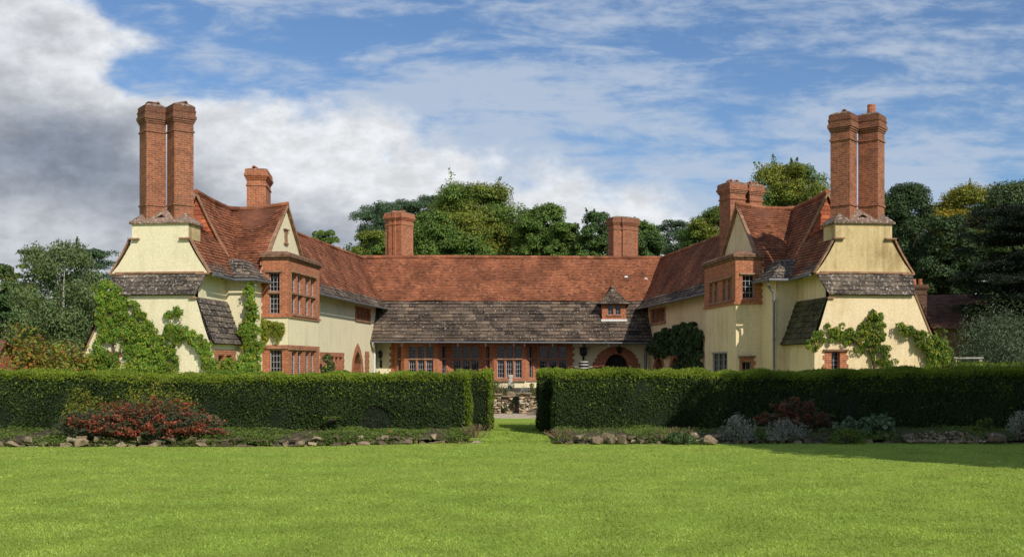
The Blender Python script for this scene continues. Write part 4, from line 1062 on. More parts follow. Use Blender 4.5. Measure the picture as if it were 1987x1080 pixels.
def lantern(px, py, hang, label):
    LY = 60.2; p = at(px, py, LY); l = empty('wall_lantern', (p[0], LY, p[2] - .2), label, 'lantern')
    mb = MB(); c = Vector((p[0], LY, 0)); z = p[2]
    def sq(r_, zz): return [c + Vector((i * r_, j * r_, zz)) for i, j in ((-1, -1), (1, -1), (1, 1), (-1, 1))]
    mb.rings([sq(.07, z - .15), sq(.10, z + .10)]); mb.build('lantern_glass', M['glass'], l)
    mb = MB(); mb.rings([sq(.13, z + .10), sq(.13, z + .13), sq(.03, z + .24), sq(.03, z + .28)]); mb.rings([sq(.085, z - .19), sq(.085, z - .15)])
    for i, j in ((-1, -1), (1, -1), (1, 1), (-1, 1)): mb.tube([c + Vector((i * .075, j * .075, z - .16)), c + Vector((i * .105, j * .105, z + .11))], .012, 5)
    if hang: mb.tube([c + Vector((0, 0, z + .28)), c + Vector((0, 0, z + .62))], .015, 6)
    else: mb.tube([c + Vector((-.0, 0, z - .19)), c + Vector((0, .02, z - .45)), c + Vector((0, .29, z - .5))], .025, 6); mb.box(Fr((p[0], YW, 0), X_, -Y_), -.06, .06, z - .75, z - .3, 0, .04)
    mb.build('lantern_frame', M['black'], l)
lantern(738, 688, False, 'black wall lantern on the cream wall left of the windows')
lantern(1202, 679, True, 'black lantern hanging in front of the brick porch arch')

# ================================================================== PLANTS
def lumps(K, inside, rad, size, per, gen, droop=.6):
    """leaf positions and normals on rounded clumps; gen() gives a clump centre and its outward direction"""
    P, N = [], []
    for _ in range(K):
        c, o_ = gen()
        r_ = rad * random.uniform(.6, 1.3); d = sph(per); f = d @ np.array(o_); d[f < -.2] *= -1
        P.append(np.array(c) + d * r_ * (0.75 + .3 * rng.rand(per, 1))); N.append(d + np.array(o_) * .5 + rng.normal(0, .35, (per, 3)))
    return np.concatenate(P), np.concatenate(N)
def inpoly(x, y, poly):
    c = False; n = len(poly)
    for i in range(n):
        x0, y0 = poly[i]; x1, y1 = poly[i - 1]
        if (y0 > y) != (y1 > y) and x < (x1 - x0) * (y - y0) / (y1 - y0) + x0: c = not c
    return c
def plane_hit(px, py, o, nrm):
    d = Vector(((px - CX) / F, 1, (HZ - py) / F)); o = Vector(o); e = Vector((0, 0, CAMZ))
    return e + d * ((o - e).dot(nrm) / d.dot(nrm))
def wallplant(name, label, cat, parts, mat, K, rad, per, leaf, stem=None, mat2=None, group=None, aspect=.62, thick=.12):
    """a climber growing on wall planes: parts = [(outline measured on the wall, wall point, wall normal)]"""
    Ps, Ns = [], []
    tot = 0
    areas = [max(1, abs(sum(pl[i - 1][0] * pl[i][1] - pl[i][0] * pl[i - 1][1] for i in range(len(pl))) / 2)) for pl, _, _ in parts]
    allp = []
    for (pl, o_, nr), A in zip(parts, areas):
        k = int(K * A / sum(areas)) + 1
        xs = [q[0] for q in pl]; ys = [q[1] for q in pl]
        cs = []
        while len(cs) < k:
            x, y = random.uniform(min(xs), max(xs)), random.uniform(min(ys), max(ys))
            if inpoly(x, y, pl): cs.append((x + random.gauss(0, 3.5), y + random.gauss(0, 3.5)))
        it = iter(cs)
        def gen():
            x, y = next(it); h = plane_hit(x, y, o_, nr) + nr * random.uniform(0, thick); return (h.x, h.y, h.z), (nr.x * .8, nr.y * .8, nr.z + .55)
        P, N = lumps(k, None, rad, leaf, per, gen)
        q = (P - np.array(o_)) @ np.array(nr); P = P - np.minimum(q - .02, 0)[:, None] * np.array(nr)
        Ps.append(P); Ns.append(N)
    P = np.concatenate(Ps); N = np.concatenate(Ns)
    b = empty(name, (P[:, 0].mean(), P[:, 1].mean(), 0), label, cat, group)
    al = rng.normal(0, .45, (len(P), 3)); al[:, 2] -= 1
    sel = rng.rand(len(P)) < (.91 if mat2 else 2)
    s = leaf * (.5 + 1.0 * rng.rand(len(P)))
    leaves('foliage', P[sel], N[sel], s[sel], M[mat], b, aspect, al[sel])
    if mat2: leaves('young_foliage', P[~sel] + N[~sel] * .03, N[~sel], s[~sel], M[mat2], b, aspect, al[~sel])
    if stem:
        mb = MB()
        for pts, r_ in stem: mb.tube(pts, [r_ * (1 - .6 * i / len(pts)) for i in range(len(pts))], 6)
        mb.build('stem', M['bark'], b)
    return b
nL, nR = WL.dirv(1, 0), WR.dirv(1, 0); iL, iR = WL.dirv(0, 1), WR.dirv(0, 1)
eL, eR = WL.pt(22.86, 0, 0), WR.pt(22.86, 0, 0)
def st_on(o_, nr, pts): return [plane_hit(x, y, o_, nr) + nr * .06 for x, y in pts]
wallplant('virginia_creeper', 'big bright green creeper spreading over the left chimney gable down to the hedge', 'creeper', [
    ([(186, 552), (206, 545), (226, 562), (230, 580), (258, 588), (282, 612), (298, 632), (312, 650), (316, 690), (345, 722), (240, 725), (246, 700), (240, 655), (225, 640), (196, 650), (190, 610), (196, 585)], eL, nL),
    ([(196, 645), (228, 640), (225, 660), (190, 668)], eL, nL),
    ([(166, 692), (190, 668), (212, 690), (228, 688), (236, 725), (160, 726)], eL, nL),
    ([(312, 648), (332, 636), (350, 630), (366, 640), (380, 652), (402, 662), (420, 680), (424, 705), (412, 722), (400, 718), (398, 690), (384, 672), (366, 660), (346, 658), (338, 690), (350, 720), (320, 722), (306, 690)], eL, nL),
    ([(322, 612), (345, 598), (356, 604), (358, 618), (348, 612), (334, 614)], eL, nL)], 'vine', 480, .14, 46, .09,
    [(st_on(eL, nL, [(230, 730), (225, 690), (215, 640), (212, 590), (205, 556)]), .05), (st_on(eL, nL, [(300, 730), (290, 690), (320, 650), (352, 625)]), .04)], 'vine_y')
wallplant('virginia_creeper', 'narrow creeper climbing beside the left bay window with a yellow green tail', 'creeper', [
    ([(482, 545), (491, 542), (493, 580), (497, 612), (503, 628), (504, 690), (496, 715), (470, 722), (468, 700), (482, 682), (472, 655), (466, 640), (482, 616)], WL.pt(20.15, 0, 0), nL)], 'vine', 150, .13, 42, .095,
    [(st_on(WL.pt(20.1, 0, 0), nL, [(486, 730), (488, 680), (486, 620), (487, 545)]), .035)], 'vine_y')
wallplant('virginia_creeper', 'yellow green creeper trailing across the cream wall under the left bay window', 'creeper', [
    ([(503, 622), (530, 628), (552, 630), (553, 648), (544, 660), (528, 640), (518, 662), (506, 680)], WL.pt(18.5, 0, 0), nL)], 'vine_y', 80, .10, 40, .085, None, 'vine')
wallplant('virginia_creeper', 'bushy green creeper mound below the small red window of the left catslide roof', 'creeper', [
    ([(404, 722), (412, 706), (432, 700), (450, 706), (478, 712), (500, 706), (506, 724), (460, 730)], WL.pt(22.9, 0, 0), nL)], 'vine', 100, .14, 42, .10, None, 'vine_y')
wallplant('wisteria', 'green wisteria spread over the right gable wall around a small brick window', 'wisteria', [
    ([(1568, 668), (1582, 645), (1618, 634), (1652, 640), (1678, 634), (1685, 606), (1696, 600), (1710, 606), (1712, 632), (1708, 655), (1722, 690), (1746, 714), (1720, 718), (1694, 700), (1672, 682), (1648, 672), (1622, 668), (1592, 664), (1578, 678)], eR, nR)], 'wist', 135, .105, 40, .115,
    [(st_on(eR, nR, [(1697, 730), (1692, 700), (1690, 670), (1694, 630)]), .045), (st_on(eR, nR, [(1692, 690), (1660, 665), (1610, 655), (1580, 665)]), .03)], 'vine_y', aspect=.42)
wallplant('wisteria', 'second green wisteria drooping off the outer corner of the right gable wall', 'wisteria', [
    ([(1738, 632), (1752, 627), (1782, 644), (1806, 650), (1830, 664), (1842, 690), (1836, 714), (1806, 716), (1800, 694), (1786, 672), (1762, 654)], WR.pt(22.95, 0, 0), nR)], 'wist', 95, .11, 40, .115,
    [(st_on(eR, nR, [(1812, 730), (1805, 690), (1790, 660), (1755, 636)]), .04)], 'vine_y', aspect=.42)
wallplant('grape_vine', 'dark broad leaved vine covering the shaded court wall of the right wing', 'vine', [
    ([(1266, 668), (1276, 650), (1302, 648), (1324, 634), (1350, 630), (1361, 645), (1362, 718), (1312, 720), (1322, 694), (1302, 680), (1280, 692), (1266, 690)], WR.pt(0, .08, 0), iR)], 'bigvine', 190, .22, 26, .22,
    [(st_on(WR.pt(0, .08, 0), iR, [(1330, 740), (1332, 690), (1340, 640)]), .05)], None, aspect=.85)
wallplant('grape_vine', 'small rounded clump of broad leaved vine at the foot of the right bay', 'vine', [
    ([(1338, 722), (1342, 700), (1360, 695), (1370, 712), (1368, 726)], WR.pt(0, .9, 0), iR)], 'bigvine', 14, .2, 24, .2, None, None, aspect=.85)

def bush(name, label, cat, px, ytop, ybot, hw, Y, mat, n=2500, leaf=.1, K=26, mat2=None, aspect=.5, group=None, spiky=0, z0=None, frac2=.2):
    X = (px - CX) / F * Y; zt = CAMZ + (HZ - ytop) / F * Y; zb = CAMZ + (HZ - ybot) / F * Y
    if z0 is not None: zb = z0
    rx = hw / F * Y; rz = (zt - zb)
    b = empty(name, (X, Y, zb), label, cat, group)
    P, N = [], []
    per = n // K
    for k in range(K):
        d = sph(1)[0]; d[2] = abs(d[2]); e = random.uniform(.35, .8)
        c = np.array([X + d[0] * rx * e, Y + d[1] * rx * .8 * e, zb + d[2] * rz * e * .95]); r_ = min(rx, rz) * random.uniform(.22, .4)
        v = sph(per); P.append(c + v * r_ * (.7 + .4 * rng.rand(per, 1))); N.append(v + rng.normal(0, .4, (per, 3)) + np.array([0, 0, .3]))
    P = np.concatenate(P); N = np.concatenate(N)
    P[:, 2] = zb + (P[:, 2] - zb) * (zt - zb) / max(.05, np.percentile(P[:, 2], 98.5) - zb); P[:, 0] = X + (P[:, 0] - X) * rx / np.percentile(np.abs(P[:, 0] - X), 97)
    P[:, 2] = np.maximum(P[:, 2], zb + .02)
    al = rng.normal(0, .6, (len(P), 3)) + (np.array([0, 0, 1.0]) * spiky)
    if spiky: al += (P - np.array([X, Y, zb])) * spiky
    s = leaf * (.6 + .8 * rng.rand(len(P))); sel = rng.rand(len(P)) > (frac2 if mat2 else -1)
    leaves('foliage', P[sel], N[sel], s[sel], M[mat], b, aspect, al[sel])
    if mat2: leaves('tip_foliage', P[~sel], N[~sel], s[~sel], M[mat2], b, aspect, al[~sel])
    mb = MB()
    for k in range(5):
        a = random.uniform(0, 6.28); mb.tube([(X, Y, zb - .05), (X + math.cos(a) * rx * .25, Y + math.sin(a) * rx * .2, zb + rz * .35), (X + math.cos(a) * rx * .5, Y + math.sin(a) * rx * .4, zb + rz * .7)], [.03, .022, .01], 5)
    mb.build('stem', M['bark'], b)
    return b
# long arching sprays, each with leaves and often berries along it
def spraybush(name, label, cat, X, Y, rx, ry, h, ns, leafm, berrym, bfrac, leaf=.05, flat=.5, z0=.15, lean=0, group=None, per=46):
    b = empty(name, (X, Y, z0), label, cat, group); mb = MB()
    LP, LN, LA, BP, BN, BA = [], [], [], [], [], []
    for k in range(ns):
        a = random.uniform(0, 2 * math.pi); e = math.sqrt(random.random()); tx, ty = X + math.cos(a) * rx * e + lean, Y + math.sin(a) * ry * e
        th = z0 + h * (1 - .55 * e * e) * random.uniform(.45, 1.05)
        bx_, by_ = X + (tx - X) * .45, Y + (ty - Y) * .45
        p0, p1, p2_ = Vector((bx_, by_, z0)), Vector((bx_ * .6 + tx * .4, by_ * .6 + ty * .4, z0 + (th - z0) * 1.0)), Vector((tx, ty, th - flat * .12))
        pts = [(p0.lerp(p1, t_)).lerp(p1.lerp(p2_, t_), t_) for t_ in np.linspace(0, 1, 7)]
        if k % 3 == 0: mb.tube(pts, [.012, .011, .010, .008, .006, .005, .003], 4)
        isb = random.random() < bfrac
        ts = rng.rand(per) ** .7
        for t_ in ts:
            q = (p0.lerp(p1, t_)).lerp(p1.lerp(p2_, t_), t_); dr = (p1.lerp(p2_, t_) - p0.lerp(p1, t_))
            v = (q.x + random.gauss(0, .035), q.y + random.gauss(0, .035), q.z + random.gauss(0, .025)); al = (dr.x + random.gauss(0, .25), dr.y + random.gauss(0, .25), dr.z + random.gauss(0, .25))
            nn = (random.gauss(0, .6), random.gauss(-.3, .6), 1)
            if isb and t_ > .35 and random.random() < .75: BP.append(v); BN.append(nn); BA.append(al)
            else: LP.append(v); LN.append(nn); LA.append(al)
    LP, LN, LA = map(np.array, (LP, LN, LA))
    LP[:, 2] = np.maximum(LP[:, 2], z0 - .05)
    leaves('foliage', LP, LN, leaf * (.6 + .8 * rng.rand(len(LP))), M[leafm], b, .5, LA)
    if BP:
        BP, BN, BA = map(np.array, (BP, BN, BA)); leaves('berries', BP, BN, leaf * 1.05 * (.6 + .8 * rng.rand(len(BP))), M[berrym], b, .75, BA, fold=.5)
    mb.build('stem', M['bark'], b)
    return b
g1 = 'flowering plants along the border'
spraybush('cotoneaster', 'wide cotoneaster loaded with red berries sprawling over the left stone edging', 'berry shrub', -9.35, 26.55, 2.15, .8, 1.22, 480, 'coton', 'berry', .42, .055, lean=0, z0=.08)
spraybush('cotoneaster', 'grey green leafy cotoneaster sprays at the left end of the red berried shrub', 'berry shrub', -11.0, 26.7, .95, .6, .95, 130, 'coton', 'berry', .10, .06, z0=.1)
bush('spindle_shrub', 'yellow green shrub rising behind the middle of the red berried shrub', 'shrub', 310, 742, 800, 75, 28.4, 'ygreen', 2600, .085, 34, 'cover', z0=.5)
bush('spindle_shrub', 'thin yellow green shrub with one tall upright shoot behind the red berried shrub', 'shrub', 172, 758, 800, 52, 28.4, 'ygreen', 1200, .085, 20, 'cover', z0=.5)
spraybush('spindle_shoot', 'single tall yellow leaved shoot standing against the left hedge', 'shrub', (166 - CX) / F * 28.5, 28.5, .16, .12, 1.25, 9, 'ygreen', 'berry', 0, .08, z0=.4)
spraybush('smoke_shrub', 'rusty red feathery shrub in front of the shaded right hedge', 'shrub', 7.75, 28.3, 1.15, .5, 1.12, 80, 'coton', 'rust', .85, .075, z0=.2)
bush('curry_plant', 'pale silver plant left of the rusty red shrub', 'silver plant', 1432, 806, 856, 34, 27.2, 'santolina', 1500, .075, 22, None, .3, g1, 1.2, z0=.1)
bush('curry_plant', 'pale silver plant directly below the rusty red shrub', 'silver plant', 1522, 815, 858, 40, 27.2, 'santolina', 1600, .07, 24, None, .3, g1, 1.0, z0=.1)
bush('curry_plant', 'pale silver plant cut off by the right picture edge', 'silver plant', 1990, 800, 850, 38, 27.4, 'santolina', 1300, .075, 22, None, .3, g1, 1.2, z0=.1)
bush('leafy_plant', 'round green leafy clump right of the rusty red shrub', 'garden plant', 1655, 812, 850, 36, 27.8, 'cover_blue', 700, .12, 18, None, .8, g1, 0, z0=.15)
bush('leafy_plant', 'taller blue green leafy clump beside the gravel heap', 'garden plant', 1705, 806, 850, 30, 27.9, 'cover_blue', 650, .13, 16, None, .8, g1, 0, z0=.15)
bush('leafy_plant', 'low dark green plant in front of the round leafy clump', 'garden plant', 1640, 832, 862, 36, 26.9, 'cover', 900, .07, 18, None, .4, g1, .5, z0=.05)
bush('leafy_plant', 'small bright green plant under the hedge right of the gravel heap', 'garden plant', 1915, 812, 835, 20, 28.3, 'cover', 350, .1, 10, None, .7, g1, 0, z0=.2)
bush('leafy_plant', 'dark green plant spilling over the right stone edging', 'garden plant', 1325, 838, 866, 30, 26.8, 'dkgreen', 800, .08, 16, None, .4, g1, .4, z0=.05)
bush('leafy_plant', 'broad pale green plant under the left hedge near the middle of the border', 'garden plant', 530, 832, 850, 22, 28.2, 'cover_blue', 320, .12, 9, None, .7, g1, 0, z0=.22)
bush('leafy_plant', 'pale green seedling growing against the left hedge', 'garden plant', 645, 815, 835, 16, 28.9, 'cover', 200, .11, 8, None, .6, g1, 0, z0=.55)
bush('leafy_plant', 'green clump beside the dark hollow of the left hedge', 'garden plant', 655, 838, 852, 20, 28.0, 'cover', 300, .1, 9, None, .6, g1, 0, z0=.2)
def stems(name, label, px, py0, py1, hw, Y, mat='dry', n=40, z0=.15, cat='garden plant'):
    X = (px - CX) / F * Y; zt = CAMZ + (HZ - py0) / F * Y
    b = empty(name, (X, Y, z0), label, cat, g1); mb = MB(); P = []
    for _ in range(n):
        dx, dy = random.gauss(0, hw / F * Y * .5), random.gauss(0, .12); h = (zt - z0) * random.uniform(.5, 1.05)
        a = Vector((X + dx * .5, Y + dy * .5, z0 - .03)); e = Vector((X + dx * 1.3, Y + dy, z0 + h)); mb.tube([a, a.lerp(e, .55) + Vector((dx * .1, 0, .02)), e], [.006, .005, .003], 4, False)
        for t_ in np.linspace(.45, 1, 7): q = a.lerp(e, t_); P.append((q.x + random.gauss(0, .02), q.y, q.z))
    mb.build('stem', M[mat], b); P = np.array(P); al = rng.normal(0, .3, (len(P), 3)); al[:, 2] += 1
    leaves('foliage', P, rng.normal(size=(len(P), 3)), np.full(len(P), .05), M[mat], b, .4, al)
stems('seed_stalks', 'dry brown seed stalks at the gap end of the left border', 920, 822, 858, 22, 27.6)
stems('seed_stalks', 'dry brown seed stalks at the gap end of the right border', 1092, 832, 858, 26, 27.4)
stems('seed_stalks', 'thin dry stalks leaning beside the green plant on the right edging', 1308, 828, 862, 30, 27.3, n=26)
mb = MB(); p = at(757, 836, 27.6); mb.tube([(p[0], 27.6, .05), (p[0] + .02, 27.6, .28), (p[0] + .015, 27.58, p[2])], [.055, .065, .045], 8); tag(mb.build('wooden_stump', M['pot']), 'small reddish wooden stump by the dark hollow in the left hedge', 'stump')
# courtyard planting
for (px, yt, hw, mt, lab, mt2, lf, spk) in ((966, 738, 17, 'cover', 'green lavender with brown flower spikes on the terrace by the left wall pier', 'dry', .07, 1.5), (991, 744, 14, 'silver', 'grey green leafy plant around the base of the stone pedestal', None, .09, 0), (1018, 750, 18, 'santolina', 'silver cushion plant on top of the right wall pier', None, .07, 1), (1034, 744, 13, 'cover', 'brown green plant on the terrace behind the right hedge end', 'dry', .07, 1.3)):
    bush('terrace_plant', lab, 'garden plant', px, yt, 770, hw, 44.2 if px != 991 else 46.5, mt, 800, lf, 16, mt2, .4, 'plants on the terrace', spk, z0=.68, frac2=.4)
for px, py, lab in ((980, 792, 'small green plant rooted in the foot of the middle stone wall'), (1001, 778, 'small dark green plant rooted in the wall joint by the right pier')):
    p = at(px, py, 43.3); bush('wall_plant', lab, 'garden plant', px, py - 8, py + 8, 5, 43.35, 'dkgreen', 200, .07, 6, None, .5, 'plants rooted in the stone wall', 0, z0=p[2] - .15)
# shrubs against the house and beyond
bush('laurel_shrub', 'glossy rounded shrub growing against the left court wall between bay and arch', 'shrub', 636, 690, 730, 20, 49.0, 'dkgreen', 2600, .13, 30, 'oak_y', .5, None, 0, z0=.2)
bush('maple_shrub', 'orange and yellow leaved shrub behind the left end of the hedge', 'shrub', 70, 650, 745, 72, 37.5, 'autumn', 4200, .14, 46, 'oak_y', .6, None, 0, z0=.3, frac2=.4)
bush('maple_shrub', 'yellow green autumn shrub between the orange shrub and the creeper', 'shrub', 135, 672, 745, 44, 37.0, 'oak_y', 2600, .14, 30, 'autumn', .6, None, 0, z0=.3, frac2=.3)
bush('smoke_bush', 'purple tinged loose shrub at the outer corner of the right gable', 'shrub', 1830, 645, 745, 32, 40.0, 'wist', 2200, .12, 34, 'rust', .5, None, 0, z0=.3, frac2=.25)
bush('sea_buckthorn', 'large silvery green shrub beyond the hedge at the right edge', 'shrub', 1935, 608, 745, 112, 47.0, 'silver', 24000, .125, 120, None, .32, None, .8, z0=.3)

# ---- clipped hedges
def hedge(name, label, x0, x1, y0, y1, ztop, dens, batter=.06, group=None, newg_lit=1.0, hole=None):
    b = empty(name, ((x0 + x1) / 2, (y0 + y1) / 2, 0), label, 'hedge', group)
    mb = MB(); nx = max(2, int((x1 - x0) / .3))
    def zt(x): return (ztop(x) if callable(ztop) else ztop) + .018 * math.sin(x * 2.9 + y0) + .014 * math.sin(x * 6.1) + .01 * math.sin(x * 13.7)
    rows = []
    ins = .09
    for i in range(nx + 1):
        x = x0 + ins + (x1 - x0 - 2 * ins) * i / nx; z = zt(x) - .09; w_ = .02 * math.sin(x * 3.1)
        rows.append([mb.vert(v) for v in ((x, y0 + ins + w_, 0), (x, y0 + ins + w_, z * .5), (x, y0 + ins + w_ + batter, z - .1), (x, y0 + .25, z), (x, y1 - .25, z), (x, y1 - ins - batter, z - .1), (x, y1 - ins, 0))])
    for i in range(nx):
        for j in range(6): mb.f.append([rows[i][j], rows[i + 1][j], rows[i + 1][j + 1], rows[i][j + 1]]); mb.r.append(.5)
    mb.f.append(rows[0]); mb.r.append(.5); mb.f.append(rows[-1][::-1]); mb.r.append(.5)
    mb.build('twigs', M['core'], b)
    P, N, A = [], [], []
    def bumpy(x, z, k=1.0): return .05 * np.sin(x * 1.1 + z * .8) + .035 * np.sin(x * 2.3 + z * 1.1) + .025 * np.sin(x * 5.7 - z * 4.1 + 1) + .02 * np.sin(z * 7.3 + x * 1.7)
    L, Wd = x1 - x0, y1 - y0; H = zt((x0 + x1) / 2)
    def add(p, n, a): P.append(p); N.append(n); A.append(a)
    def side(n_, ax, y, sgn):
        n_ = int(n_)
        u = rng.rand(n_); v = rng.rand(n_)
        if ax == 'x':
            x = x0 + L * u; zz = np.array([zt(q) for q in x]) * v * 1.0; yy = y + sgn * (bumpy(x, zz) - batter * v * (v > .0)) 
            rag = (zz < .35) & (rng.rand(n_) < (.35 - zz) * 2.0 * (np.sin(x * 3.7) * .5 + .6))
            if hole is not None: rag |= (((x - hole[0]) / hole[1]) ** 2 + ((zz - hole[2]) / hole[3]) ** 2 < 1) & (rng.rand(n_) < .93)
            p = np.stack([x, yy, zz], 1); nr = np.array([0, sgn, 0])
        else:
            yq = y0 + Wd * u; zz = H * v; x = y + sgn * (bumpy(yq, zz) - batter * v * .5); p = np.stack([x, yq, zz], 1); nr = np.array([sgn, 0, 0]); rag = np.zeros(n_, bool)
        p += nr * rng.normal(0, .03, (n_, 1)); p = p[~rag]; k = len(p)
        add(p, nr + rng.normal(0, .55, (k, 3)) + np.array([0, 0, .25]), rng.normal(0, .5, (k, 3)) + nr * .5 + np.array([0, 0, .7]))
    side(L * H * dens, 'x', y0, -1); side(L * H * dens * .35, 'x', y1, 1)
    side(Wd * H * dens * .9, 'y', x0, -1); side(Wd * H * dens * .9, 'y', x1, 1)
    n_ = int(L * Wd * dens * .7); x = x0 + L * rng.rand(n_); y = y0 + .02 + (Wd - .04) * rng.rand(n_); edge = np.minimum(y - y0, y1 - y)
    z = np.array([zt(q) for q in x]) + .03 * np.sin(x * 3 + y * 2) + .025 * np.sin(x * 7.1) - .10 * np.exp(-edge / .10) + rng.normal(0, .025, n_)
    add(np.stack([x, y, z], 1), rng.normal(0, .8, (n_, 3)) + np.array([0, -.3, .5]), rng.normal(0, .45, (n_, 3)) + np.array([0, 0, 1.0]))
    m_ = int(L * 9)                                     # stray shoots above the clipped top
    for k in range(m_):
        x = x0 + L * random.random(); y = y0 + .05 + (Wd - .1) * random.random(); hh = random.uniform(.03, .13) * random.random() ** .5; t_ = rng.rand(7)
        add(np.stack([x + rng.normal(0, .008, 7), y + rng.normal(0, .008, 7), zt(x) + hh * t_], 1), rng.normal(0, 1, (7, 3)) * np.array([1, 1, .3]), rng.normal(0, .3, (7, 3)) + np.array([0, 0, 1]))
    Pm, Nm, Am = map(np.concatenate, (P, N, A))
    top = Pm[:, 2] > (np.array([zt(q) for q in Pm[:, 0]]) - (.12 + .12 * rng.rand(len(Pm))))
    s = .062 * (.6 + .8 * rng.rand(len(Pm)))
    new_lit_sel = (top | ((Pm[:, 0] > x1 - .10) & (rng.rand(len(Pm)) < .6))) & (rng.rand(len(Pm)) < newg_lit)  # new growth on top; sunlit strip on the right end painted with paler leaves
    fade = (~top) & (Pm[:, 2] > H - .6) & (rng.rand(len(Pm)) < .10 * newg_lit); new_lit_sel |= fade
    new_lit_sel |= (rng.rand(len(Pm)) < .015 * newg_lit)
    leaves('foliage', Pm[~new_lit_sel], Nm[~new_lit_sel], s[~new_lit_sel], M['yew'], b, .42, Am[~new_lit_sel])
    leaves('new_growth_and_lit_edge', Pm[new_lit_sel], Nm[new_lit_sel], s[new_lit_sel] * 1.25, M['yew_new_lit'], b, .34, Am[new_lit_sel])
    return b
hg = 'clipped yew hedge across the court'
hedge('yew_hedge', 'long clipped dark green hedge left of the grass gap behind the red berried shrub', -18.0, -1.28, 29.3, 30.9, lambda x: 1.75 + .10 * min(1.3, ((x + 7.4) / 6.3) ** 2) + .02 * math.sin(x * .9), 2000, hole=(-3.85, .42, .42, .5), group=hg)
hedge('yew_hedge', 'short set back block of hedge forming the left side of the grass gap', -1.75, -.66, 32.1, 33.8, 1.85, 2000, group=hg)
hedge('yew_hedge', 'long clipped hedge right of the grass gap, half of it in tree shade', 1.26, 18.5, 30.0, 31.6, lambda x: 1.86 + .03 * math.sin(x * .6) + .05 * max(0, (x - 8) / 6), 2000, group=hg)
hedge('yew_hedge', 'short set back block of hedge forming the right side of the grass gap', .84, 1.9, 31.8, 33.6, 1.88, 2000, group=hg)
hedge('yew_hedge', 'lower clipped hedge behind the right end of the long hedge', 16.4, 24, 38.5, 39.9, 2.10, 500, group=hg, newg_lit=.5)

# ---- low ground cover in the borders
def cover(name, n_, x0, x1, ya, yb, mat, leaf, label, dens_f, hgt):
    P = []
    while len(P) < n_:
        x = random.uniform(x0, x1); yf = front(x); y = yf - .12 + random.random() ** 1.25 * (yb - yf); 
        if random.random() < dens_f(x, y - yf): P.append((x, y, max(bedz(x, y), .0 if y < yf + .05 else .12) + random.random() ** 2 * hgt * (1.8 if y < yf + .5 else 1)))
    P = np.array(P); N = rng.normal(0, .5, (n_, 3)) + np.array([0, -.3, 1]); al = rng.normal(0, .8, (n_, 3)) + np.array([0, 0, .4])
    tag(leaves(name, P, N, leaf * (.5 + rng.rand(n_)), M[mat], None, .55, al), label, kind='stuff')
cover('ground_cover', 30000, -17.5, -1.1, 26, 29.2, 'cover', .06, 'low green ground cover in the left border', lambda x, d: (.5 + .5 * math.sin(x * 2.7 + 1) * math.sin(x * .9)) * (1.0 if x > -8 else .8), .09)
cover('ground_cover', 20000, 1.2, 17.5, 26, 29.8, 'cover', .055, 'low green ground cover in the right border', lambda x, d: .25 + .75 * max(0, math.sin(x * 2.1)), .10)

# ---- grass blades
def blades(n_, y0, y1, pw, hgt, wid, xr=None):
    y = (y0 ** (1 - pw) + rng.rand(n_) * (y1 ** (1 - pw) - y0 ** (1 - pw))) ** (1 / (1 - pw))
    x = (rng.rand(n_) - .5) * (y * 1.2 + 5.0) if xr is None else xr[0] + rng.rand(n_) * (xr[1] - xr[0])
    fx = np.array([front(q) for q in x]) if xr is None else np.full(n_, 99)
    keep = y < fx - .02; x, y = x[keep], y[keep]
    return x, y
x1_, y1_ = blades(300000, 9.6, 27.5, 1.9, .04, .008)
xm, ym = blades(9000, 26.9, 36.5, 1.5, .04, .008, (-1.0, 1.1)); x1_ = np.concatenate([x1_, xm]); y1_ = np.concatenate([y1_, ym])
n_ = len(x1_); P = np.stack([x1_, y1_, np.zeros(n_)], 1)
clump = .5 + .5 * np.sin(x1_ * 1.7 + 2 * np.sin(y1_ * .8)) * np.sin(y1_ * 2.1 + np.sin(x1_ * 1.1))
ang = rng.rand(n_) * 6.28; wv = (.006 + .004 * rng.rand(n_)) * (y1_ / 12) ** .8; hv = (.012 + .016 * rng.rand(n_)) * (.8 + .4 * clump)
lx, ly = rng.normal(0, .014, n_), rng.normal(0, .014, n_)
a = P + np.stack([np.cos(ang) * wv, np.sin(ang) * wv, np.zeros(n_)], 1); b_ = P - np.stack([np.cos(ang) * wv, np.sin(ang) * wv, np.zeros(n_)], 1); c_ = P + np.stack([lx, ly, hv], 1)
Vv = np.stack([a, b_, c_], 1).reshape(-1, 3)
gobj = finish('grass', Vv, np.arange(n_ * 3), np.arange(n_) * 3, np.full(n_, 3), M['grass'], None, np.clip(rng.normal(.45, .2, n_) + (clump - .5) * .15, 0, 1), False, False)
tag(gobj, 'short mown grass blades of the lawn', kind='stuff')

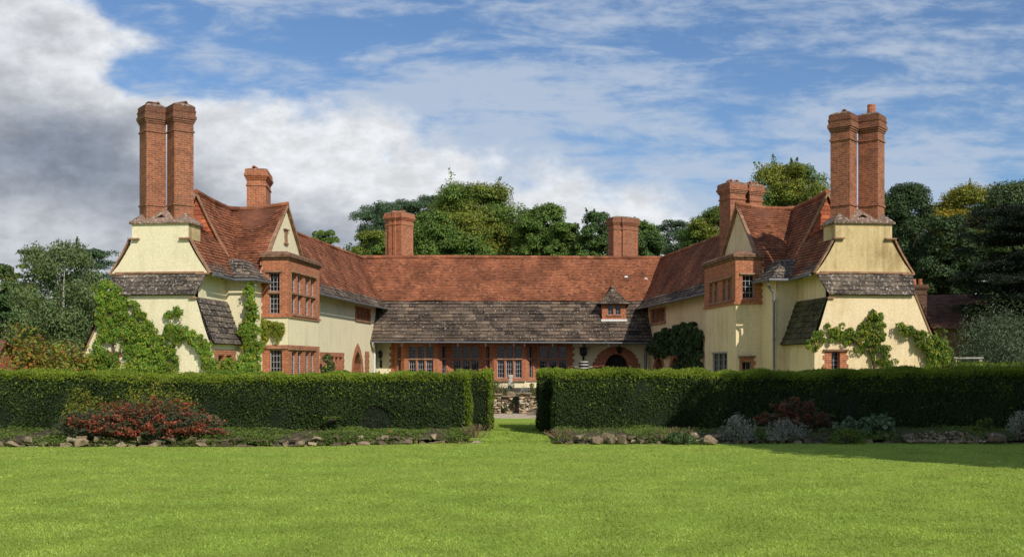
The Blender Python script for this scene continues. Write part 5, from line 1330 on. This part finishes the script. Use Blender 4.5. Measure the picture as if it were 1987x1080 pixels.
# ================================================================== TREES
def tree(name, label, px, ytop, ybot, hw, Y, mat, n=14000, leaf=.26, K=46, mat2=None, f2=.3, flat=1.0, group=None, aspect=.75, X=None, trunkm='bark', lobe=(.2, .36), fan=0, droop=0, shape='round', tr=.28):
    if X is None: X = (px - CX) / F * Y
    zt = CAMZ + (HZ - ytop) / F * Y; zb = max(0.6, CAMZ + (HZ - ybot) / F * Y); R_ = hw / F * Y
    rz = (zt - zb) / 2
    b = empty(name, (X, Y, 0), label, 'tree', group)
    ns_ = int(K * .62)                                # an uneven shell of clumps round a filled core
    g_ = (np.arange(ns_) + .5) / ns_; th = np.pi * (1 + 5 ** .5) * np.arange(ns_) + rng.rand() * 6
    hz_ = g_ if shape == 'dome' else 1 - 2 * g_
    d = np.stack([np.cos(th) * np.sqrt(1 - hz_ ** 2), np.sin(th) * np.sqrt(1 - hz_ ** 2), hz_], 1) + rng.normal(0, .09, (ns_, 3))
    wv_ = rng.rand(4) * 6; el_ = .77 + .11 * np.sin(d[:, 0] * 4.3 + wv_[0]) * np.sin(d[:, 2] * 3.7 + wv_[1]) + .07 * np.sin(d[:, 0] * 9 + d[:, 1] * 7 + wv_[2]) + rng.normal(0, .035, ns_)
    e = np.concatenate([el_, rng.rand(K - ns_) ** .5 * .68])[:, None]; d = np.concatenate([d, sph(K - ns_)])
    if shape == 'dome':
        d[:, 2] = np.abs(d[:, 2]); d /= (np.abs(d) ** 2.5).sum(1, keepdims=True) ** (1 / 2.5); C = d * e * np.array([1, 1, 1.0]) * np.array([R_, R_, 2 * rz])
    else:
        C = d * e * np.array([R_, R_, rz])
    Rr = min(R_, rz * 1.6) * (lobe[0] + (lobe[1] - lobe[0]) * rng.rand(K))
    C[:, 0] += rng.normal(0, .05 * R_, K)
    ex = np.abs(C[:, 0]) + Rr; C[:, 0] *= np.minimum(1.15, R_ / np.sort(ex)[-2]); C[:, 1] *= .9
    zlo, zhi = (C[:, 2] - Rr * flat).min(), np.percentile(C[:, 2] + Rr * flat, 94)
    C[:, 2] = zb + Rr * flat + (C[:, 2] - Rr * flat - zlo) / max(1e-3, (zhi - zlo)) * (zt - zb)
    C[:, 2] = np.minimum(C[:, 2], zt - Rr * flat * (1 + .4 * rng.rand(K)))
    C += np.array([X, Y, 0])
    w_ = Rr ** 2 * np.where(C[:, 1] > Y + .35 * R_, .4, 1.0); cnt = np.maximum(8, (n * 1.5 * w_ / w_.sum()).astype(int))
    P, N = [], []
    for c, r_, m_ in zip(C, Rr, cnt):
        v = sph(m_); v[v[:, 2] < -.35] *= np.array([1, 1, -1]); rad = r_ * (.5 + .78 * rng.rand(m_, 1))
        P.append(c + v * rad * np.array([1, 1, flat])); N.append(v * np.array([1, 1, 1 / max(flat, .4)]) + rng.normal(0, .42, (m_, 3)) + np.array([0, 0, .25]))
    for _ in range(fan + (10 if flat > .75 and not droop else 0)):                              # leafy shoots that stick out of the crown
        c, r_ = C[rng.randint(K)], Rr[rng.randint(K)]
        if c[2] < (zt + zb) / 2: continue
        u_ = np.array([(c[0] - X) / R_ * .9 + random.gauss(0, .25), random.gauss(0, .3), random.uniform(.4, 1)]); u_ /= np.linalg.norm(u_); L = r_ * random.uniform(.7, 1.5)
        t_ = rng.rand(70, 1); q = c + u_ * (r_ * .7 + L * t_) + rng.normal(0, .32, (70, 3)) * (1.15 - t_) * r_ * .55; P.append(q); N.append(rng.normal(size=(70, 3)) + np.array([0, -.4, .6]))
    P = np.concatenate(P); N = np.concatenate(N)
    if droop: P[:, 2] -= droop * rng.rand(len(P)) ** 2
    al = rng.normal(0, .7, (len(P), 3))
    if droop: al[:, 2] -= 1.2
    s = leaf * (.6 + .9 * rng.rand(len(P)))
    if mat2:
        hm_ = np.sin(P[:, 0] * .9 + 1.3) * np.sin(P[:, 1] * .8) + np.sin(P[:, 2] * 1.1 + P[:, 0] * .4); sel = (hm_ + rng.normal(0, .7, len(P))) < np.quantile(hm_, 1 - f2)
        fo = leaves('crown', P[sel], N[sel], s[sel], M[mat], b, aspect, al[sel]); leaves('turning_foliage', P[~sel], N[~sel], s[~sel], M[mat2], fo, aspect, al[~sel])
    else: leaves('crown', P, N, s, M[mat], b, aspect, al)
    mb = MB(); tr_ = tr * max(.6, R_ / 4)
    top = Vector((X + random.gauss(0, .15), Y, zb + (zt - zb) * .7))
    mb.tube([(X, Y, -.1), (X, Y, zb * .5), (X + random.gauss(0, .1), Y, zb + (zt - zb) * .3), top], [tr_ * 1.25, tr_, tr_ * .7, tr_ * .15], 8)
    for c in C[:: max(1, K // 14)]:
        h = zb + (zt - zb) * random.uniform(.05, .5); mid = Vector((X * .5 + c[0] * .5, Y * .5 + c[1] * .5, min(h + .5, c[2]) * .5 + c[2] * .5)); mb.tube([(X, Y, min(h, c[2])), mid, tuple(c)], [tr_ * .4, tr_ * .28, tr_ * .06], 6)
    mb.build('trunk', M[trunkm], b)
    return b
gb = 'trees behind the house'
tree('birch_tree', 'grey green birch with pale branches left of the house', 118, 466, 745, 92, 60, 'birch', 21250, 0.15, 150, None, 0, 1.25, gb, .5, None, 'bark_pale', (.14, .24), 10, .5, 'dome', .2)
tree('pine_tree', 'dark pine showing behind the right shoulder of the birch', 178, 482, 740, 62, 78, 'pine', 16312, 0.18, 102, None, 0, .55, gb, .35, lobe=(.2, .3))
tree('pine_tree', 'dark ragged pine behind the left top of the birch', 70, 485, 740, 52, 76, 'pine', 12687, 0.18, 74, 'oak_y', .12, .5, gb, .35, lobe=(.2, .3))
tree('broadleaf_tree', 'dark tree cut by the left picture edge', 2, 512, 745, 48, 66, 'dkgreen', 29000, 0.128, 127, 'oak_y', .15, 1, gb, shape='dome', lobe=(.13, .27))
tree('broadleaf_tree', 'low yellowish tree between the dark edge tree and the birch', 38, 560, 745, 50, 70, 'dkgreen', 12687, 0.164, 102, 'oak_y', .3, 1, gb, shape='dome', lobe=(.13, .27))
tree('broadleaf_tree', 'small round treetop above the left wing roof', 630, 448, 560, 34, 92, 'oak', 12687, 0.141, 66, None, 0, 1, gb, lobe=(.13, .27))
tree('pine_tree', 'tall blue green pine left of the left ridge chimney', 742, 394, 560, 55, 98, 'pine', 39875, 0.16, 102, None, 0, .7, gb, .4, lobe=(.22, .34))
tree('pine_tree', 'blue green pine whose top rises above the left ridge chimney', 806, 388, 560, 48, 104, 'pine', 29000, 0.16, 74, None, 0, .7, gb, .4, lobe=(.22, .34))
tree('pine_tree', 'blue green pine peeping over the big oak from the left', 848, 378, 560, 41, 106, 'pine', 25375, 0.16, 68, None, 0, .8, gb, .4, lobe=(.22, .34))
tree('broadleaf_tree', 'low yellow green tree beside the left ridge chimney', 722, 448, 560, 43, 86, 'oak_y', 18125, 0.128, 85, 'oak', .4, 1, gb, shape='dome', lobe=(.13, .27))
tree('oak_tree', 'largest treetop, a yellowing beech rising over the middle of the roof', 925, 358, 560, 112, 96, 'oak', 87000, 0.153, 205, 'oak_y', .5, .85, gb, lobe=(.13, .27), fan=16, shape='dome')
tree('oak_tree', 'broad dense oak directly right of the left ridge chimney', 872, 412, 560, 89, 86, 'oak', 68875, 0.141, 168, 'oak_y', .15, .95, gb, lobe=(.13, .27), shape='dome')
tree('oak_tree', 'dark green oak right of the tall beech', 1052, 398, 560, 71, 90, 'oak', 50750, 0.141, 178, None, 0, 1, gb, lobe=(.13, .27), fan=6, shape='dome')
tree('oak_tree', 'small green oak in the dip between the tall beech and the right ridge chimney', 1100, 432, 560, 48, 86, 'oak', 29000, 0.134, 117, None, 0, 1, gb, lobe=(.13, .27), shape='dome')
tree('oak_tree', 'dark oak directly left of the right ridge chimney', 1160, 412, 560, 50, 84, 'dkgreen', 32625, 0.128, 127, 'oak', .35, 1, gb, lobe=(.13, .27), fan=6, shape='dome')
tree('oak_tree', 'dark oak directly right of the right ridge chimney', 1245, 428, 560, 55, 86, 'dkgreen', 32625, 0.128, 127, 'oak', .3, 1, gb, lobe=(.13, .27), shape='dome')
tree('pine_tree', 'layered dark pine above the right wing roof', 1325, 428, 575, 72, 100, 'pine', 36250, 0.16, 117, None, 0, .45, gb, .4, lobe=(.13, .27), shape='dome')
tree('broadleaf_tree', 'light green tree in front of the layered pine', 1380, 400, 560, 66, 84, 'oak', 29000, 0.128, 127, 'oak_y', .3, 1, gb, fan=14, shape='dome', lobe=(.13, .27))
tree('beech_tree', 'upswept yellow green beech behind the right gable', 1536, 318, 560, 100, 82, 'oak', 61625, 0.128, 168, 'oak_y', .45, .8, gb, lobe=(.13, .27), fan=46, shape='dome')
tree('broadleaf_tree', 'dark green tree directly right of the tall right chimneys', 1752, 358, 720, 88, 76, 'dim', 66700, 0.128, 150, None, 0, 1, gb, lobe=(.13, .27), shape='dome')
tree('broadleaf_tree', 'golden yellow tree rising between two dark trees at the right', 1862, 362, 560, 90, 88, 'gold', 50750, 0.141, 150, 'oak_y', .4, 1, gb, lobe=(.13, .27), fan=22, shape='dome')
tree('broadleaf_tree', 'rounded dark tree in front of the golden tree', 1840, 420, 740, 72, 72, 'dim', 47125, 0.128, 178, None, 0, 1, gb, lobe=(.13, .27))
tree('broadleaf_tree', 'tall grey green tree cut by the right picture edge', 1985, 352, 560, 85, 80, 'dim', 50750, 0.128, 178, 'birch', .2, 1, gb, lobe=(.13, .27), fan=8)
tree('cedar_tree', 'near black spreading conifer at the right edge above the silver shrub', 1985, 400, 690, 128, 57, 'cedar', 79750, 0.128, 168, None, 0, .38, gb, .35, lobe=(.13, .27))
def wood(label, pts, Y, n, mat, leaf):
    P, N = [], []
    for (px, py, r_) in pts:
        X = (px - CX) / F * Y; zt = CAMZ + (HZ - py) / F * Y; Rm = r_ / F * Y
        for _ in range(26):
            d = sph(1)[0]; d[2] = abs(d[2]); c = np.array([X, Y + random.uniform(-3, 3), 0]) + d * np.array([Rm, Rm, 0]) * .8 + np.array([0, 0, zt - Rm * .3 - random.random() ** .8 * zt * .55 * (1 - .35 * d[2])]); m_ = n // (26 * len(pts)); v = sph(m_); q = Rm * random.uniform(.2, .36)
            c[2] = min(c[2], zt - q); P.append(c + v * q * (.65 + .5 * rng.rand(m_, 1))); N.append(v + rng.normal(0, .45, (m_, 3)) + np.array([0, 0, .3]))
    P = np.concatenate(P); N = np.concatenate(N); P[:, 2] = np.maximum(P[:, 2], .1)
    tag(leaves('woodland', P, N, leaf * (.6 + .9 * rng.rand(len(P))), M[mat], None, .75), label, kind='stuff')
wood('far dark wood behind the house', [(700, 470, 40), (760, 452, 45), (830, 445, 50), (900, 440, 60), (980, 440, 55), (1060, 445, 50), (1120, 448, 45), (1180, 455, 45), (1240, 462, 40), (1290, 468, 38), (1340, 440, 50), (1400, 425, 55), (1460, 420, 50)], 112, 60000, 'dkgreen', .24)
wood('far dark wood behind the right wing', [(1700, 405, 60), (1770, 400, 65), (1840, 415, 60), (1920, 420, 60), (2000, 420, 70), (2090, 430, 70), (2190, 440, 70), (2300, 450, 70)], 100, 34000, 'dim', .24)
wood('far dark wood beyond the left edge of the house', [(-330, 500, 70), (-230, 510, 70), (-130, 520, 70), (-40, 540, 60), (60, 560, 60), (150, 560, 50)], 95, 22000, 'dim', .3)
def shade(X, Y, lab):
    b = empty('shade_tree', (X, Y, 0), lab, 'tree')
    P, N = [], []
    for k in range(150):
        d = sph(1)[0]; e = random.random() ** .4 * .82; c = np.array([X, Y, 8.4]) + d * np.array([5.0, 5.0, 4.6]) * e; v = sph(260); P.append(c + v * 1.15 * (.5 + .6 * rng.rand(260, 1))); N.append(v + rng.normal(0, .4, (260, 3)))
    P = np.concatenate(P); N = np.concatenate(N)
    leaves('crown', P, N, .40 * (.6 + .8 * rng.rand(len(P))), M['dkgreen'], b, .7)
    mb = MB(); mb.tube([(X, Y, -.1), (X, Y, 3), (X + .1, Y, 8), (X, Y + .2, 11.5)], [.45, .36, .25, .05], 10)
    for k in range(9): a = k * .9; mb.tube([(X, Y, 3.5 + k * .5), (X + math.cos(a) * 2, Y + math.sin(a) * 2, 5.5 + k * .5), (X + math.cos(a) * 4, Y + math.sin(a) * 4, 7.2 + k * .35)], [.16, .11, .03], 6)
    mb.build('trunk', M['bark'], b)
shade(16.0, 18.0, 'tall broadleaf tree on the lawn just beyond the right edge, shading the hedge')
shade(21.5, 19.5, 'second tall broadleaf tree farther right, beyond the tree that shades the hedge')

# ================================================================== OUTBUILDINGS
def outbuilding(name, label, x0, x1, Y, zr, ze, dep, mat, chim=None):
    b = empty(name, ((x0 + x1) / 2, Y, 0), label, 'outbuilding'); fr = Fr((0, Y, 0), X_, -Y_)
    mb = MB(); mb.box(fr, x0 + .2, x1 - .2, -.2, ze, -2 * dep + .3, -.3); mb.build('wall', M[mat], b)
    roof('roof', b, lambda e, r, z: (e, Y + r, z), x0, x1, [(0, ze), (dep, zr)], .15, .2, M['tile_brown'], .022, None, .005, .12, sag=.03)
    roof('roof', b, lambda e, r, z: (e, Y + 2 * dep - r, z), x0, x1, [(0, ze), (dep, zr)], .3, .4, M['tile_brown'], .022, None, .005, .12, sag=.03)
    for xx in (x0 + .25, x1 - .25):
        mb = MB(); mb.face([(xx, Y + .3, ze), (xx, Y + 2 * dep - .3, ze), (xx, Y + dep, zr - .1)]); mb.build('gable', M[mat], b)
    if chim:
        cx, cy, w_, zt = chim; mb = MB(); oblong(mb, Vector((cx, cy, 0)), X_, Y_, w_, w_, ze - .5, zt, .6, .7); c = mb.build('chimney_stack', M['brick_dark'], b)
        for k in (-.18, .18):
            mb = MB(); mb.tube([(cx + k, cy, zt - .02), (cx + k, cy, zt + .32)], [.13, .10], 10); mb.build('chimney_pot', M['pot'], c)
q0, q1 = at(1783, 572, 62), at(1905, 636, 58)
outbuilding('brick_outbuilding', 'brown tiled outbuilding with a dark brick chimney right of the house', q0[0] - 1.5, q0[0] + 4.6, 58.0, q0[2], q1[2], 3.6, 'brick_dark', (at(1781, 545, 58.8)[0], 58.9, .40, at(1781, 552, 58.9)[2]))
q0 = at(-10, 655, 50); outbuilding('brick_outbuilding', 'small red roofed outbuilding cut by the left picture edge', q0[0] - 4, at(2, 700, 50)[0], 49, at(0, 658, 50)[2], at(0, 712, 49)[2], 1.6, 'brick_old')
p0, p1_ = at(1850, 694, 44), at(1908, 694, 44)
b = empty('timber_fence', ((p0[0] + p1_[0]) / 2, 44, 0), 'grey timber fence rail between the low hedge and the silver shrub', 'fence'); fr = Fr((0, 44, 0), X_, -Y_)
mb = MB(); mb.box(fr, p0[0], p1_[0], p0[2] - .03, p0[2] + .03, 0, .05); mb.build('rail', M['timber'], b)
for xx in (p0[0] + .1, p1_[0] - .1): mb = MB(); mb.box(fr, xx - .06, xx + .06, 0, p0[2] + .04, -.1, -.003); mb.build('post', M['timber'], b)
